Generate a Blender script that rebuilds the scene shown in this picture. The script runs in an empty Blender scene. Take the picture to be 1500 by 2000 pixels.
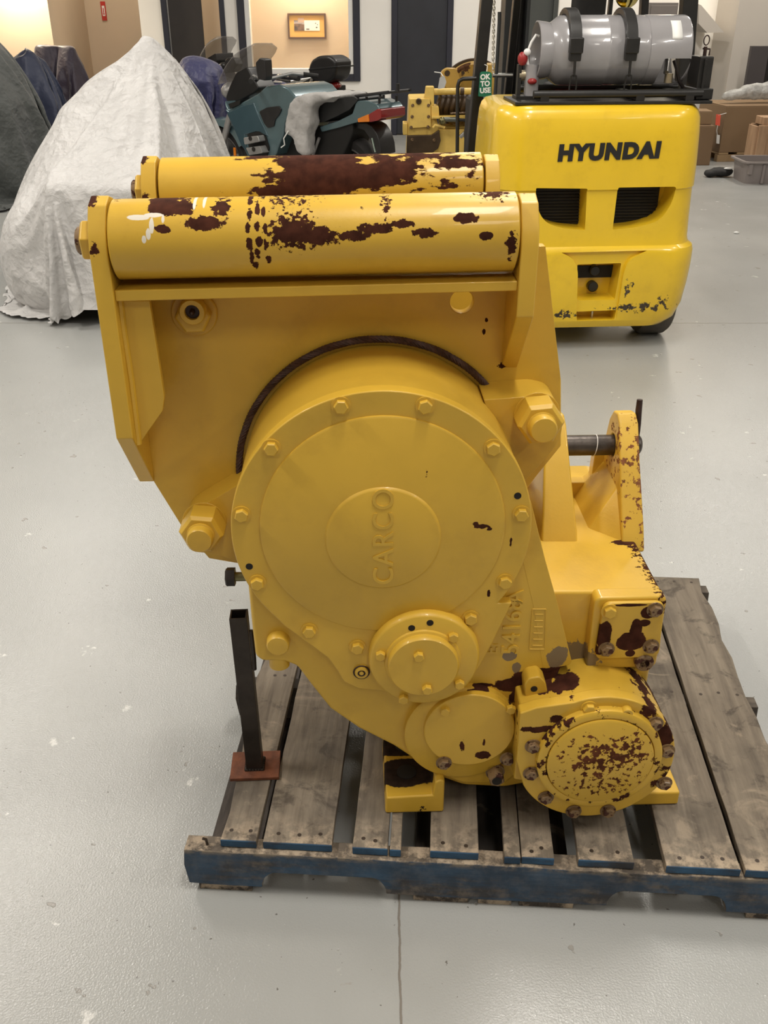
import bpy, bmesh, math, random
from mathutils import Vector, Matrix, noise as mnoise
R = math.radians
PI = math.pi
SC = bpy.context.scene
COL = SC.collection
random.seed(7)

# ------------------------------------------------------------------ camera
PITCH = math.atan(1000 / 1850)
cam_d = bpy.data.cameras.new('camera')
cam = bpy.data.objects.new('camera', cam_d)
COL.objects.link(cam)
cam.location = (0, 0, 1.56)
cam.rotation_euler = (PI / 2 - PITCH, 0, 0)
cam_d.sensor_fit = 'VERTICAL'
cam_d.sensor_height = 24.0
cam_d.lens = 24.0 * 1850 / 2000
cam_d.clip_start = 0.05
SC.camera = cam

# ------------------------------------------------------------------ light
SC.view_settings.view_transform = 'Standard'
SC.view_settings.look = 'None'
SC.view_settings.gamma = 1.0
SC.view_settings.use_curve_mapping = False
SC.view_settings.exposure = 0.05
wd = bpy.data.worlds.new('world')
SC.world = wd
wd.use_nodes = True
wd.node_tree.nodes['Background'].inputs[0].default_value = (0.9, 0.92, 1.0, 1)
wd.node_tree.nodes['Background'].inputs[1].default_value = 0.02


def area_light(name, loc, sx, sy, power, col=(1, 0.945, 0.865), rot=(0, 0, 0)):
    d = bpy.data.lights.new(name, 'AREA')
    d.shape = 'RECTANGLE'
    d.size, d.size_y = sx, sy
    d.energy = power
    d.color = col
    o = bpy.data.objects.new(name, d)
    COL.objects.link(o)
    o.location = loc
    o.rotation_euler = rot
    return o


LAMP_Z = 4.25
for lx, ly, pw in ((-3.0, 8.4, 72), (-3.0, 5.0, 88), (-3.0, 1.6, 118), (-3.0, -2.2, 36),
                   (0.9, 10.4, 80), (0.9, 6.4, 40), (0.9, 3.4, 70), (0.5, 0.8, 60), (0.9, -2.2, 26),
                   (4.3, 10.4, 76), (4.3, 6.4, 22), (4.3, 3.2, 36), (4.3, 0.6, 74), (4.3, -2.2, 30)):
    area_light('overhead_light', (lx, ly, LAMP_Z), 0.32, 1.25, pw)  # row behind the camera is unseen, added as front fill

# ------------------------------------------------------------------ node helpers


class NB:
    def __init__(self, name):
        self.m = bpy.data.materials.new(name)
        self.m.use_nodes = True
        self.nt = self.m.node_tree
        self.b = self.nt.nodes['Principled BSDF']
        self._c = None

    def n(self, t, **kw):
        o = self.nt.nodes.new(t)
        for k, v in kw.items():
            setattr(o, k, v)
        return o

    def set(self, sock, v):
        if hasattr(v, 'is_output'):
            self.nt.links.new(v, sock)
        else:
            sock.default_value = v

    def obj(self):
        if self._c is None:
            self._c = self.n('ShaderNodeTexCoord').outputs['Object']
        return self._c

    def scaled(self, s, vec=None):
        o = self.n('ShaderNodeVectorMath', operation='MULTIPLY')
        self.set(o.inputs[0], vec or self.obj())
        o.inputs[1].default_value = s
        return o.outputs[0]

    def noise(self, scale, detail=4, rough=0.55, vec=None, dist=0.0, col=False):
        o = self.n('ShaderNodeTexNoise')
        self.set(o.inputs['Vector'], vec or self.obj())
        o.inputs['Scale'].default_value = scale
        o.inputs['Detail'].default_value = detail
        o.inputs['Roughness'].default_value = rough
        o.inputs['Distortion'].default_value = dist
        return o.outputs['Color' if col else 'Fac']

    def voronoi(self, scale, vec=None, feature='F1'):
        o = self.n('ShaderNodeTexVoronoi', feature=feature)
        self.set(o.inputs['Vector'], vec or self.obj())
        o.inputs['Scale'].default_value = scale
        return o.outputs['Distance']

    def math(self, op, a, b=0.0, clamp=False):
        o = self.n('ShaderNodeMath', operation=op, use_clamp=clamp)
        self.set(o.inputs[0], a)
        self.set(o.inputs[1], b)
        return o.outputs[0]

    def rng(self, f, a, b, c=0.0, d=1.0):
        o = self.n('ShaderNodeMapRange')
        self.set(o.inputs[0], f)
        for i, v in enumerate((a, b, c, d)):
            o.inputs[i + 1].default_value = v
        return o.outputs[0]

    def mix(self, f, a, b):
        o = self.n('ShaderNodeMix', data_type='RGBA')
        self.set(o.inputs[0], f)
        for s, v in ((o.inputs[6], a), (o.inputs[7], b)):
            if isinstance(v, tuple) and len(v) == 3:
                v = v + (1,)
            self.set(s, v)
        return o.outputs[2]

    def sep(self, vec=None):
        o = self.n('ShaderNodeSeparateXYZ')
        self.set(o.inputs[0], vec or self.obj())
        return o.outputs

    def blobs(self, lst):
        acc = None
        for bl in lst:
            c, r = bl[0], bl[1]
            s = bl[2] if len(bl) > 2 else 1.0
            a = self.n('ShaderNodeVectorMath', operation='SUBTRACT')
            self.set(a.inputs[0], self.obj())
            a.inputs[1].default_value = c
            d = self.n('ShaderNodeVectorMath', operation='DIVIDE')
            self.set(d.inputs[0], a.outputs[0])
            d.inputs[1].default_value = r
            l = self.n('ShaderNodeVectorMath', operation='LENGTH')
            self.set(l.inputs[0], d.outputs[0])
            v = self.math('MULTIPLY', self.math('SUBTRACT', 1.0, l.outputs['Value']), s)
            acc = v if acc is None else self.math('MAXIMUM', acc, v)
        return self.math('MAXIMUM', acc, -1.0)

    def bump(self, h, strength=0.2, dist=0.01):
        o = self.n('ShaderNodeBump')
        self.set(o.inputs['Height'], h)
        o.inputs['Strength'].default_value = strength
        o.inputs['Distance'].default_value = dist
        self.nt.links.new(o.outputs[0], self.b.inputs['Normal'])

    def out(self, color=None, rough=None, metal=None, coat=None):
        for k, v in (('Base Color', color), ('Roughness', rough), ('Metallic', metal), ('Coat Weight', coat)):
            if v is not None:
                if isinstance(v, tuple) and len(v) == 3:
                    v = v + (1,)
                self.set(self.b.inputs[k], v)
        return self.m


def plain(name, c, rough=0.5, metal=0.0, var=0.12, scale=6.0, bump=0.0, bscale=60.0, coat=0.0):
    nb = NB(name)
    f = nb.rng(nb.noise(scale, 5), 0.3, 0.7)
    dk = tuple(x * (1 - var) for x in c)
    lt = tuple(min(1, x * (1 + var)) for x in c)
    if bump:
        nb.bump(nb.noise(bscale, 4), bump, 0.01)
    return nb.out(nb.mix(f, dk, lt), rough, metal, coat)


RUST = (0.036, 0.0115, 0.0065)


def paint(name, c, rough=0.42, chips=0.71, cscale=14.0, blobs=(), bscale=90.0, bamp=1.5, thr=0.22,
          rust=RUST, white=(), grey=(), var=0.08, grime=0.35, bump=0.05, coat=0.12, stretch=(1, 1, 1)):
    """worn enamel: base colour, dirt film, rust where the paint has come off"""
    nb = NB(name)
    col = nb.mix(nb.rng(nb.noise(5, 4), 0.3, 0.7), tuple(x * (1 - var) for x in c), tuple(x * (1 + var) for x in c))
    dirt = nb.rng(nb.noise(9, 8, 0.65), 0.52, 0.8, 0, grime)
    col = nb.mix(dirt, col, tuple(x * k for x, k in zip(c, (0.55, 0.46, 0.45))))
    vec = nb.scaled(stretch) if stretch != (1, 1, 1) else None
    mask = nb.rng(nb.noise(cscale, 9, 0.66, vec), chips, chips + 0.012)
    nz = nb.math('MULTIPLY', nb.math('SUBTRACT', nb.noise(bscale, 6, 0.6, vec), 0.5), bamp)
    if grey:
        g = nb.rng(nb.math('ADD', nb.blobs(grey), nz), thr, thr + 0.05)
        col = nb.mix(g, col, (0.20, 0.145, 0.085))
    if blobs:
        m2 = nb.rng(nb.math('ADD', nb.blobs(blobs), nz), thr, thr + 0.06)
        mask = nb.math('MAXIMUM', mask, m2)
    rc = nb.mix(nb.rng(nb.noise(45, 4), 0.35, 0.65), rust, tuple(x * 1.9 for x in rust))
    col = nb.mix(mask, col, rc)
    if white:
        w = nb.rng(nb.math('ADD', nb.blobs(white), nb.math('MULTIPLY', nz, 0.3)), 0.15, 0.3)
        col = nb.mix(w, col, (0.75, 0.70, 0.60))
    rg = nb.rng(mask, 0, 1, rough, 0.92)
    h = nb.math('SUBTRACT', nb.math('MULTIPLY', nb.noise(160, 3), 0.4), nb.math('MULTIPLY', mask, 0.5))
    nb.bump(h, bump * 4, 0.0015)
    nb.set(nb.b.inputs['Specular IOR Level'], nb.rng(mask, 0, 1, 0.5, 0.12))
    return nb.out(col, rg, 0.0, nb.rng(mask, 0, 1, coat, 0.0))


# ------------------------------------------------------------------ mesh helpers


def circ(cx, cy, r, n=32, a0=0.0, a1=2 * PI):
    full = abs(a1 - a0 - 2 * PI) < 1e-6
    k = n if full else n - 1
    return [(cx + r * math.cos(a0 + (a1 - a0) * i / k), cy + r * math.sin(a0 + (a1 - a0) * i / k)) for i in range(n)]


def rpoly(pts, r, seg=5):
    """polygon with rounded corners; r one number or one per corner"""
    out = []
    n = len(pts)
    for i in range(n):
        p = Vector(pts[i]); a = Vector(pts[i - 1]) - p; b = Vector(pts[(i + 1) % n]) - p
        rr = r[i] if isinstance(r, (list, tuple)) else r
        rr = min(rr, a.length * 0.48, b.length * 0.48)
        if rr < 1e-5:
            out.append(tuple(p)); continue
        s = p + a.normalized() * rr; e = p + b.normalized() * rr
        for k in range(seg + 1):
            t = k / seg
            q = s * (1 - t) ** 2 + p * 2 * t * (1 - t) + e * t * t
            out.append((q.x, q.y))
    return out


class MB:
    def __init__(self):
        self.v, self.f = [], []

    def add(self, vs, fs):
        o = len(self.v)
        self.v += [tuple(p) for p in vs]
        self.f += [tuple(i + o for i in f) for f in fs]
        return self

    def box(self, x0, x1, y0, y1, z0, z1, rot=None, piv=None):
        vs = [Vector((x, y, z)) for z in (z0, z1) for y in (y0, y1) for x in (x0, x1)]
        if rot is not None:
            c = Vector(piv) if piv else Vector(((x0 + x1) / 2, (y0 + y1) / 2, (z0 + z1) / 2))
            vs = [rot @ (p - c) + c for p in vs]
        return self.add(vs, [(0, 2, 3, 1), (4, 5, 7, 6), (0, 1, 5, 4), (2, 6, 7, 3), (0, 4, 6, 2), (1, 3, 7, 5)])

    def prism(self, poly, a0, a1, axis='y'):
        f = {'y': lambda p, a: (p[0], a, p[1]), 'x': lambda p, a: (a, p[0], p[1]), 'z': lambda p, a: (p[0], p[1], a)}[axis]
        n = len(poly)
        vs = [f(p, a0) for p in poly] + [f(p, a1) for p in poly]
        fs = [tuple(range(n)), tuple(range(2 * n - 1, n - 1, -1))] + [(i, (i + 1) % n, n + (i + 1) % n, n + i) for i in range(n)]
        return self.add(vs, fs)

    def frame(self, p0, p1):
        d = (Vector(p1) - Vector(p0)).normalized()
        u = d.orthogonal().normalized()
        return u, d.cross(u)

    def cyl(self, p0, p1, r0, r1=None, n=24):
        r1 = r0 if r1 is None else r1
        u, w = self.frame(p0, p1)
        vs = []
        for p, r in ((Vector(p0), r0), (Vector(p1), r1)):
            vs += [p + (u * math.cos(2 * PI * i / n) + w * math.sin(2 * PI * i / n)) * r for i in range(n)]
        fs = [tuple(range(n)), tuple(range(2 * n - 1, n - 1, -1))] + [(i, (i + 1) % n, n + (i + 1) % n, n + i) for i in range(n)]
        return self.add(vs, fs)

    def lathe(self, prof, org=(0, 0, 0), axis='y', n=48):
        """prof: (radius, position along the axis)"""
        vs, fs = [], []
        idx = []
        for r, t in prof:
            if r < 1e-6:
                idx.append([len(vs)])
                ring = [(0, 0)]
            else:
                idx.append(list(range(len(vs), len(vs) + n)))
                ring = [(r * math.cos(2 * PI * i / n), r * math.sin(2 * PI * i / n)) for i in range(n)]
            for a, b in ring:
                p = {'y': (a, t, b), 'x': (t, a, b), 'z': (a, b, t)}[axis]
                vs.append((p[0] + org[0], p[1] + org[1], p[2] + org[2]))
        for A, B in zip(idx, idx[1:]):
            for i in range(n):
                j = (i + 1) % n
                if len(A) == 1 and len(B) == 1:
                    continue
                if len(A) == 1:
                    fs.append((A[0], B[i], B[j]))
                elif len(B) == 1:
                    fs.append((A[i], B[0], A[j]))
                else:
                    fs.append((A[i], B[i], B[j], A[j]))
        for S in (idx[0], idx[-1]):
            if len(S) > 1:
                fs.append(tuple(S))
        return self.add(vs, fs)

    def tube(self, pts, r, n=8, closed=False):
        P = [Vector(p) for p in pts]
        m = len(P)
        vs, fs = [], []
        up = None
        for i in range(m):
            if closed:
                d = P[(i + 1) % m] - P[i - 1]
            else:
                d = P[min(i + 1, m - 1)] - P[max(i - 1, 0)]
            d.normalize()
            if up is None:
                up = d.orthogonal().normalized()
            up = (up - d * up.dot(d))
            if up.length < 1e-6:
                up = d.orthogonal()
            up.normalize()
            w = d.cross(up)
            rr = r[i] if isinstance(r, (list, tuple)) else r
            vs += [P[i] + (up * math.cos(2 * PI * k / n) + w * math.sin(2 * PI * k / n)) * rr for k in range(n)]
        for i in range(m if closed else m - 1):
            a, b = i * n, ((i + 1) % m) * n
            fs += [(a + k, a + (k + 1) % n, b + (k + 1) % n, b + k) for k in range(n)]
        if not closed:
            fs += [tuple(range(n)), tuple(range(m * n - 1, (m - 1) * n - 1, -1))]
        return self.add(vs, fs)

    def loft(self, rings, caps=True):
        n = len(rings[0])
        vs = [p for r in rings for p in r]
        fs = []
        for i in range(len(rings) - 1):
            a, b = i * n, (i + 1) * n
            fs += [(a + k, a + (k + 1) % n, b + (k + 1) % n, b + k) for k in range(n)]
        if caps:
            fs += [tuple(range(n)), tuple(range(len(vs) - 1, len(vs) - n - 1, -1))]
        return self.add(vs, fs)

    def ball(self, c, r, nu=16, nv=10):
        r = r if isinstance(r, (tuple, list)) else (r, r, r)
        rings = []
        for j in range(1, nv):
            t = PI * j / nv
            rings.append([(c[0] + r[0] * math.sin(t) * math.cos(2 * PI * i / nu), c[1] + r[1] * math.sin(t) * math.sin(2 * PI * i / nu), c[2] - r[2] * math.cos(t)) for i in range(nu)])
        return self.loft(rings)

    def hexa(self, c, r, h, d=(0, -1, 0), washer=1.25, wh=0.003, turn=0.0):
        """bolt head on its washer, standing on c and pointing along d"""
        c = Vector(c); d = Vector(d).normalized()
        u = d.orthogonal().normalized(); w = d.cross(u)
        if washer:
            self.cyl(c, c + d * wh, r * washer, n=20)
        rings = []
        for t, k in ((wh, 1.0), (h * 0.85, 1.0), (h, 0.86)):
            rings.append([c + d * t + (u * math.cos(turn + PI * i / 3) + w * math.sin(turn + PI * i / 3)) * r * k for i in range(6)])
        return self.loft(rings)


def mesh_of(name, mb, smooth=38.0, uvless=True):
    me = bpy.data.meshes.new(name)
    me.from_pydata(mb.v, [], mb.f)
    bm = bmesh.new()
    bm.from_mesh(me)
    bmesh.ops.recalc_face_normals(bm, faces=bm.faces)
    bm.to_mesh(me)
    bm.free()
    if smooth:
        me.polygons.foreach_set('use_smooth', [True] * len(me.polygons))
        me.set_sharp_from_angle(angle=R(smooth))
    me.update()
    return me


def link(name, me, mat=None, parent=None, bevel=0.0, seg=2):
    o = bpy.data.objects.new(name, me)
    COL.objects.link(o)
    if mat and not me.materials:
        me.materials.append(mat)
    if parent:
        o.parent = parent
    if bevel:
        b = o.modifiers.new('bevel', 'BEVEL')
        b.width = bevel
        b.segments = seg
        b.limit_method = 'ANGLE'
        b.angle_limit = R(32)
        b.harden_normals = True
    return o


def part(name, mb, mat, parent=None, bevel=0.0, seg=2, smooth=38.0, label=None):
    o = link(name, mesh_of(name, mb, smooth), mat, parent, bevel, seg)
    if label:
        o['label'] = label
    return o


def carve(o, cutters):
    """take the cutter shapes out of the mesh of o"""
    for mb in cutters:
        c = link('cutter', mesh_of('cutter', mb, 0))
        md = o.modifiers.new('cut', 'BOOLEAN')
        md.object = c
        md.operation = 'DIFFERENCE'
        md.solver = 'EXACT'
        if o.parent:
            c.parent = o.parent
        bpy.context.view_layer.update()
        dg = bpy.context.evaluated_depsgraph_get()
        # only the cut itself is baked
        other = [m for m in o.modifiers if m != md]
        vis = [m.show_viewport for m in other]
        for m in other:
            m.show_viewport = False
        dg.update()
        me = bpy.data.meshes.new_from_object(o.evaluated_get(dg))
        for m, s in zip(other, vis):
            m.show_viewport = s
        o.modifiers.remove(md)
        old = o.data
        o.data = me
        bpy.data.meshes.remove(old)
        cm = c.data
        bpy.data.objects.remove(c)
        bpy.data.meshes.remove(cm)
    me = o.data
    me.polygons.foreach_set('use_smooth', [True] * len(me.polygons))
    me.set_sharp_from_angle(angle=R(35))
    return o


def tag(o, label, cat, group=None, kind=None):
    o['label'] = label
    o['category'] = cat
    if group:
        o['group'] = group
    if kind:
        o['kind'] = kind
    return o


def thing(name, label, cat, loc=(0, 0, 0), rz=0.0, group=None):
    o = bpy.data.objects.new(name, None)
    o.empty_display_size = 0.1
    COL.objects.link(o)
    o.location = loc
    o.rotation_euler = (0, 0, R(rz))
    return tag(o, label, cat, group)


def struct(name, mb, mat, bevel=0.0, smooth=38.0, parent=None):
    o = part(name, mb, mat, parent, bevel, smooth=smooth)
    if not parent:
        o['kind'] = 'structure'
    return o


def stamp(me, name, parent, loc, rot=(0, 0, 0), mat=None):
    o = bpy.data.objects.new(name, me)
    COL.objects.link(o)
    o.parent = parent
    o.location = loc
    o.rotation_euler = rot
    return o


def lettering(name, txt, size, depth, mat, parent, loc, ux, uy, bold=0.0, sx=1.0, shear=0.0, space=1.0, align='CENTER', line=1.0):
    """raised letters: ux is the reading direction, uy the upright direction of the letters"""
    cu = bpy.data.curves.new(name, 'FONT')
    cu.body = txt
    cu.size = size
    cu.extrude = depth
    cu.offset = bold
    cu.shear = shear
    cu.space_character = space
    cu.space_line = line
    cu.align_x = align
    cu.align_y = 'CENTER'
    cu.resolution_u = 4
    t = bpy.data.objects.new(name, cu)
    COL.objects.link(t)
    dg = bpy.context.evaluated_depsgraph_get()
    me = bpy.data.meshes.new_from_object(t.evaluated_get(dg))
    bpy.data.objects.remove(t)
    bpy.data.curves.remove(cu)
    ux = Vector(ux).normalized(); uy = Vector(uy).normalized(); uz = ux.cross(uy)
    m = Matrix((( ux.x * sx, uy.x, uz.x, loc[0]), (ux.y * sx, uy.y, uz.y, loc[1]), (ux.z * sx, uy.z, uz.z, loc[2]), (0, 0, 0, 1)))
    me.transform(m)
    me.materials.clear()
    me.materials.append(mat)
    me.name = name
    o = bpy.data.objects.new(name, me)
    COL.objects.link(o)
    o.parent = parent
    return o


# ------------------------------------------------------------------ setting materials
def floor_mat():
    nb = NB('painted_concrete')
    big = nb.rng(nb.noise(0.45, 4), 0.35, 0.65)
    col = nb.mix(big, (0.335, 0.340, 0.328), (0.40, 0.405, 0.392))
    streak = nb.rng(nb.noise(1.3, 6, 0.6, nb.scaled((1.0, 0.35, 1.0))), 0.45, 0.75, 0, 0.35)
    col = nb.mix(streak, col, (0.43, 0.425, 0.40))
    # specks and scuffs
    sp = nb.rng(nb.noise(16, 3, 0.5), 0.705, 0.72)
    sp2 = nb.rng(nb.noise(75, 2, 0.5), 0.735, 0.75)
    scf = nb.rng(nb.noise(5.5, 9, 0.72, nb.scaled((1.0, 2.6, 1.0))), 0.665, 0.70, 0, 0.6)
    col = nb.mix(scf, col, (0.30, 0.275, 0.24))
    col = nb.mix(nb.math('MULTIPLY', sp2, 0.8), col, (0.10, 0.09, 0.08))
    col = nb.mix(nb.math('MULTIPLY', sp, 0.5), col, (0.24, 0.21, 0.18))
    pale = nb.rng(nb.noise(8.3, 6, 0.6), 0.67, 0.70, 0, 0.6)
    col = nb.mix(pale, col, (0.72, 0.71, 0.68))
    # saw-cut joints
    x, y, z = nb.sep()
    wob = nb.math('MULTIPLY', nb.math('SUBTRACT', nb.noise(14, 5, 0.6), 0.5), 0.012)
    d1 = nb.math('ABSOLUTE', nb.math('SUBTRACT', nb.math('ADD', x, wob), 0.030))
    j1 = nb.rng(d1, 0.0012, 0.0028, 1, 0)
    d2 = nb.math('ABSOLUTE', nb.math('SUBTRACT', nb.math('ADD', y, wob), 5.07))
    j2 = nb.rng(d2, 0.003, 0.007, 1, 0)
    j = nb.math('MAXIMUM', j1, nb.math('MULTIPLY', j2, 0.7))
    col = nb.mix(nb.math('MULTIPLY', j, 0.75), col, (0.16, 0.13, 0.10))
    h = nb.math('ADD', nb.math('MULTIPLY', nb.noise(240, 2, 0.5), 1.0), nb.math('MULTIPLY', nb.noise(38, 3), 0.2))
    h = nb.math('SUBTRACT', h, nb.math('MULTIPLY', nb.math('MAXIMUM', j, sp), 2.0))
    nb.bump(h, 0.5, 0.0018)
    rough = nb.rng(nb.noise(2.0, 5), 0.3, 0.7, 0.17, 0.27)
    return nb.out(col, rough, 0.0, 0.0)


M_floor = floor_mat()
M_wall = plain('white_wall_paint', (0.86, 0.835, 0.79), 0.7, var=0.03, scale=1.5, bump=0.03, bscale=120)
M_beige = plain('beige_wall_paint', (0.62, 0.50, 0.37), 0.7, var=0.04, scale=1.2)
M_greige = plain('grey_wall_tone', (0.52, 0.48, 0.43), 0.7, var=0.04, scale=1.2)
M_ceil = plain('ceiling_paint', (0.45, 0.44, 0.42), 0.8, var=0.04)
M_navydoor = plain('dark_blue_door_paint', (0.022, 0.024, 0.032), 0.42, var=0.15, scale=3)
M_navyframe = plain('dark_blue_frame_paint', (0.020, 0.021, 0.034), 0.45, var=0.1, scale=3)
M_whitetrim = plain('white_trim_paint', (0.80, 0.79, 0.77), 0.5, var=0.03)
M_greydoor = plain('dark_grey_door_paint', (0.055, 0.060, 0.056), 0.5, var=0.12, scale=2)
M_darkwood = plain('dark_brown_door', (0.030, 0.024, 0.021), 0.5, var=0.15, scale=4)


def glass_mat(name, tint=(1, 1, 1), rough=0.0, alpha=0.15):
    nb = NB(name)
    b = nb.b
    b.inputs['Base Color'].default_value = tint + (1,)
    b.inputs['Roughness'].default_value = rough + 0.03
    b.inputs['Alpha'].default_value = alpha
    b.inputs['Specular IOR Level'].default_value = 0.8
    return nb.m


M_pane = glass_mat('window_glass', (0.62, 0.60, 0.55), 0.02, 0.10)

# ------------------------------------------------------------------ floor, ceiling, walls
struct('floor', MB().box(-6.2, 8.0, -5.2, 18.2, -0.15, 0.0), M_floor, smooth=0)
struct('ceiling', MB().box(-6.2, 8.0, -5.2, 18.2, 4.4, 4.5), M_ceil, smooth=0)
struct('wall_left', MB().box(-6.2, -6.0, -5.2, 18.2, 0, 4.4), M_greige, smooth=0)
struct('wall_right', MB().box(7.8, 8.0, -5.2, 18.2, 0, 4.4), M_greige, smooth=0)
struct('wall_front', MB().box(-6.0, 7.8, -5.2, -5.0, 0, 4.4), M_greige, smooth=0)
struct('wall_far', MB().box(-6.0, 7.8, 18.0, 18.2, 0, 4.4), M_beige, smooth=0)

# the wall with the office window and the doors
WY0, WY1 = 13.3, 13.46
wb = MB()
for x0, x1, z0, z1 in ((-3.04, -2.76, 0, 4.4), (-2.76, -1.98, 2.12, 4.4), (-1.98, -1.80, 0, 4.4), (-1.80, -0.32, 0, 0.665), (-1.80, -0.32, 2.1, 4.4),
                       (-0.32, 0.10, 0, 4.4), (0.10, 0.855, 2.14, 4.4), (0.855, 1.60, 0, 4.4), (1.60, 2.15, 2.14, 4.4), (2.15, 5.2, 0, 4.4)):
    wb.box(x0, x1, WY0, WY1, z0, z1)
struct('wall_back', wb, M_wall, smooth=0)


def door_frame(mb, x0, x1, z1, w=0.075, y0=13.27, y1=13.47):
    mb.box(x0 - 0.004, x0 + w, y0, y1, 0, z1)
    mb.box(x1 - w, x1 + 0.004, y0, y1, 0, z1)
    mb.box(x0 + w, x1 - w, y0, y1, z1 - w, z1)
    return mb


# window: dark outer frame, white inner frame, one pane
win = MB()
for a in (((-1.822, -1.735), (0.645, 2.12)), ((-0.385, -0.30), (0.645, 2.12)), ((-1.735, -0.385), (0.645, 0.725)), ((-1.735, -0.385), (2.03, 2.12))):
    win.box(a[0][0], a[0][1], 13.265, 13.47, a[1][0], a[1][1])
w1 = struct('window_1', win, M_navyframe, 0.004, smooth=0)
wi = MB()
for a in (((-1.733, -1.672), (0.727, 2.028)), ((-0.445, -0.387), (0.727, 2.028)), ((-1.672, -0.445), (0.727, 0.79)), ((-1.672, -0.445), (1.97, 2.028))):
    wi.box(a[0][0], a[0][1], 13.29, 13.45, a[1][0], a[1][1])
part('inner_frame', wi, M_whitetrim, w1, 0.004, smooth=0, label='white inner window frame')
part('pane', MB().box(-1.67, -0.447, 13.36, 13.366, 0.792, 1.968), M_pane, w1, smooth=0, label='clear pane with faint reflections')

# office behind the pane
of = MB()
of.box(-1.95, -0.20, 14.55, 14.65, 0, 3.0)
of.box(-2.0, -1.95, 13.46, 14.65, 0, 3.0)
of.box(-0.20, -0.15, 13.46, 14.65, 0, 3.0)
of.box(-2.0, -0.15, 13.46, 14.65, 3.0, 3.05)
struct('wall_office', of, M_beige, smooth=0)
area_light('office_lamp', (-1.05, 14.25, 2.3), 0.5, 0.18, 38, (1, 0.86, 0.62))
area_light('office_lamp', (-1.05, 13.7, 2.9), 0.9, 0.2, 14, (1, 0.88, 0.7))

# door 1: dark blue, right of the window
d1 = struct('door_1', MB().box(0.165, 0.79, 13.31, 13.36, 0.01, 2.07), M_navydoor, 0.004, smooth=0)
part('door_frame', door_frame(MB(), 0.097, 0.858, 2.14, 0.068), M_navyframe, d1, 0.003, smooth=0)
M_steel = plain('bright_steel', (0.55, 0.54, 0.52), 0.3, 1.0, var=0.1)
# door 2: open doorway left of the window with a brown leaf
d2 = struct('door_2', MB().box(-2.70, -2.27, 13.33, 13.37, 0.01, 2.05, ), M_darkwood, 0.004, smooth=0)
part('door_frame', door_frame(MB(), -2.756, -1.983, 2.12, 0.06), M_navyframe, d2, 0.003, smooth=0)
part('door_edge_strip', MB().box(-2.694, -2.68, 13.318, 13.332, 0.02, 2.04), M_steel, d2, smooth=0)
struct('wall_vestibule', MB().box(-2.9, -1.9, 13.95, 14.05, 0, 3.0), M_beige, smooth=0)
area_light('vestibule_lamp', (-2.3, 13.7, 2.8), 0.3, 0.15, 8, (1, 0.85, 0.68))
# door 3: dark grey leaf behind the forklift
d3 = struct('door_3', MB().box(1.655, 2.10, 13.31, 13.36, 0.01, 2.07), M_greydoor, 0.004, smooth=0)
part('door_frame', door_frame(MB(), 1.598, 2.152, 2.14, 0.055), M_greydoor, d3, 0.003, smooth=0)

# skirting at the foot of the back wall
struct('baseboard_back', MB().box(-0.318, 0.092, 13.285, 13.299, 0, 0.06).box(0.866, 1.59, 13.285, 13.299, 0, 0.06).box(2.16, 4.1, 13.285, 13.299, 0, 0.06), M_whitetrim, smooth=0)

# corridor to the left of the back wall
cw = MB()
cw.box(-4.40, -2.80, 15.6, 15.75, 0, 4.4)
struct('wall_corridor', cw, M_beige, smooth=0)
struct('wall_corridor_return', MB().prism([(-4.13, 13.35), (-4.35, 15.6), (-4.55, 15.6), (-4.33, 13.35)], 0, 4.4, 'z'), M_beige, smooth=0)
struct('wall_corridor_left', MB().box(-6.0, -4.13, 13.2, 13.35, 0, 4.4), M_beige, smooth=0)
area_light('corridor_light', (-3.6, 14.4, 3.2), 0.5, 0.3, 26, (1, 0.88, 0.7))  # unseen light added to brighten the corridor walls
area_light('corridor_light', (-4.45, 12.85, 2.25), 0.35, 0.2, 75, (1, 0.85, 0.62))

# right-hand pier, bright recess wall and sloping soffit
pr = MB().prism([(4.13, 12.5), (6.5, 12.35), (6.5, 13.3), (4.13, 13.3)], 0, 4.4, 'z')
struct('wall_pier', pr, M_greige, smooth=0)  # white pier, its shade is put into the grey colour
so = MB().prism([(3.7051, 1.5072), (4.0237, 1.2231), (3.824, 1.2177), (3.7053, 1.315), (3.6735, 1.5178)], 12.55, 13.28, 'y')
struct('trim_1', so, M_greige, smooth=0)
area_light('recess_lamp', (3.7, 12.4, 3.2), 0.6, 0.3, 30, (1, 0.88, 0.7))
# ------------------------------------------------------------------ winch
YEL = (0.640, 0.395, 0.040)


def P3(p, v):
    return (p[0], v, p[1])


def bl(p, v, rx, rw, s=1.0, rv=9.0):
    return ((p[0], v, p[1]), (rx, rv, rw), s)


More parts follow.
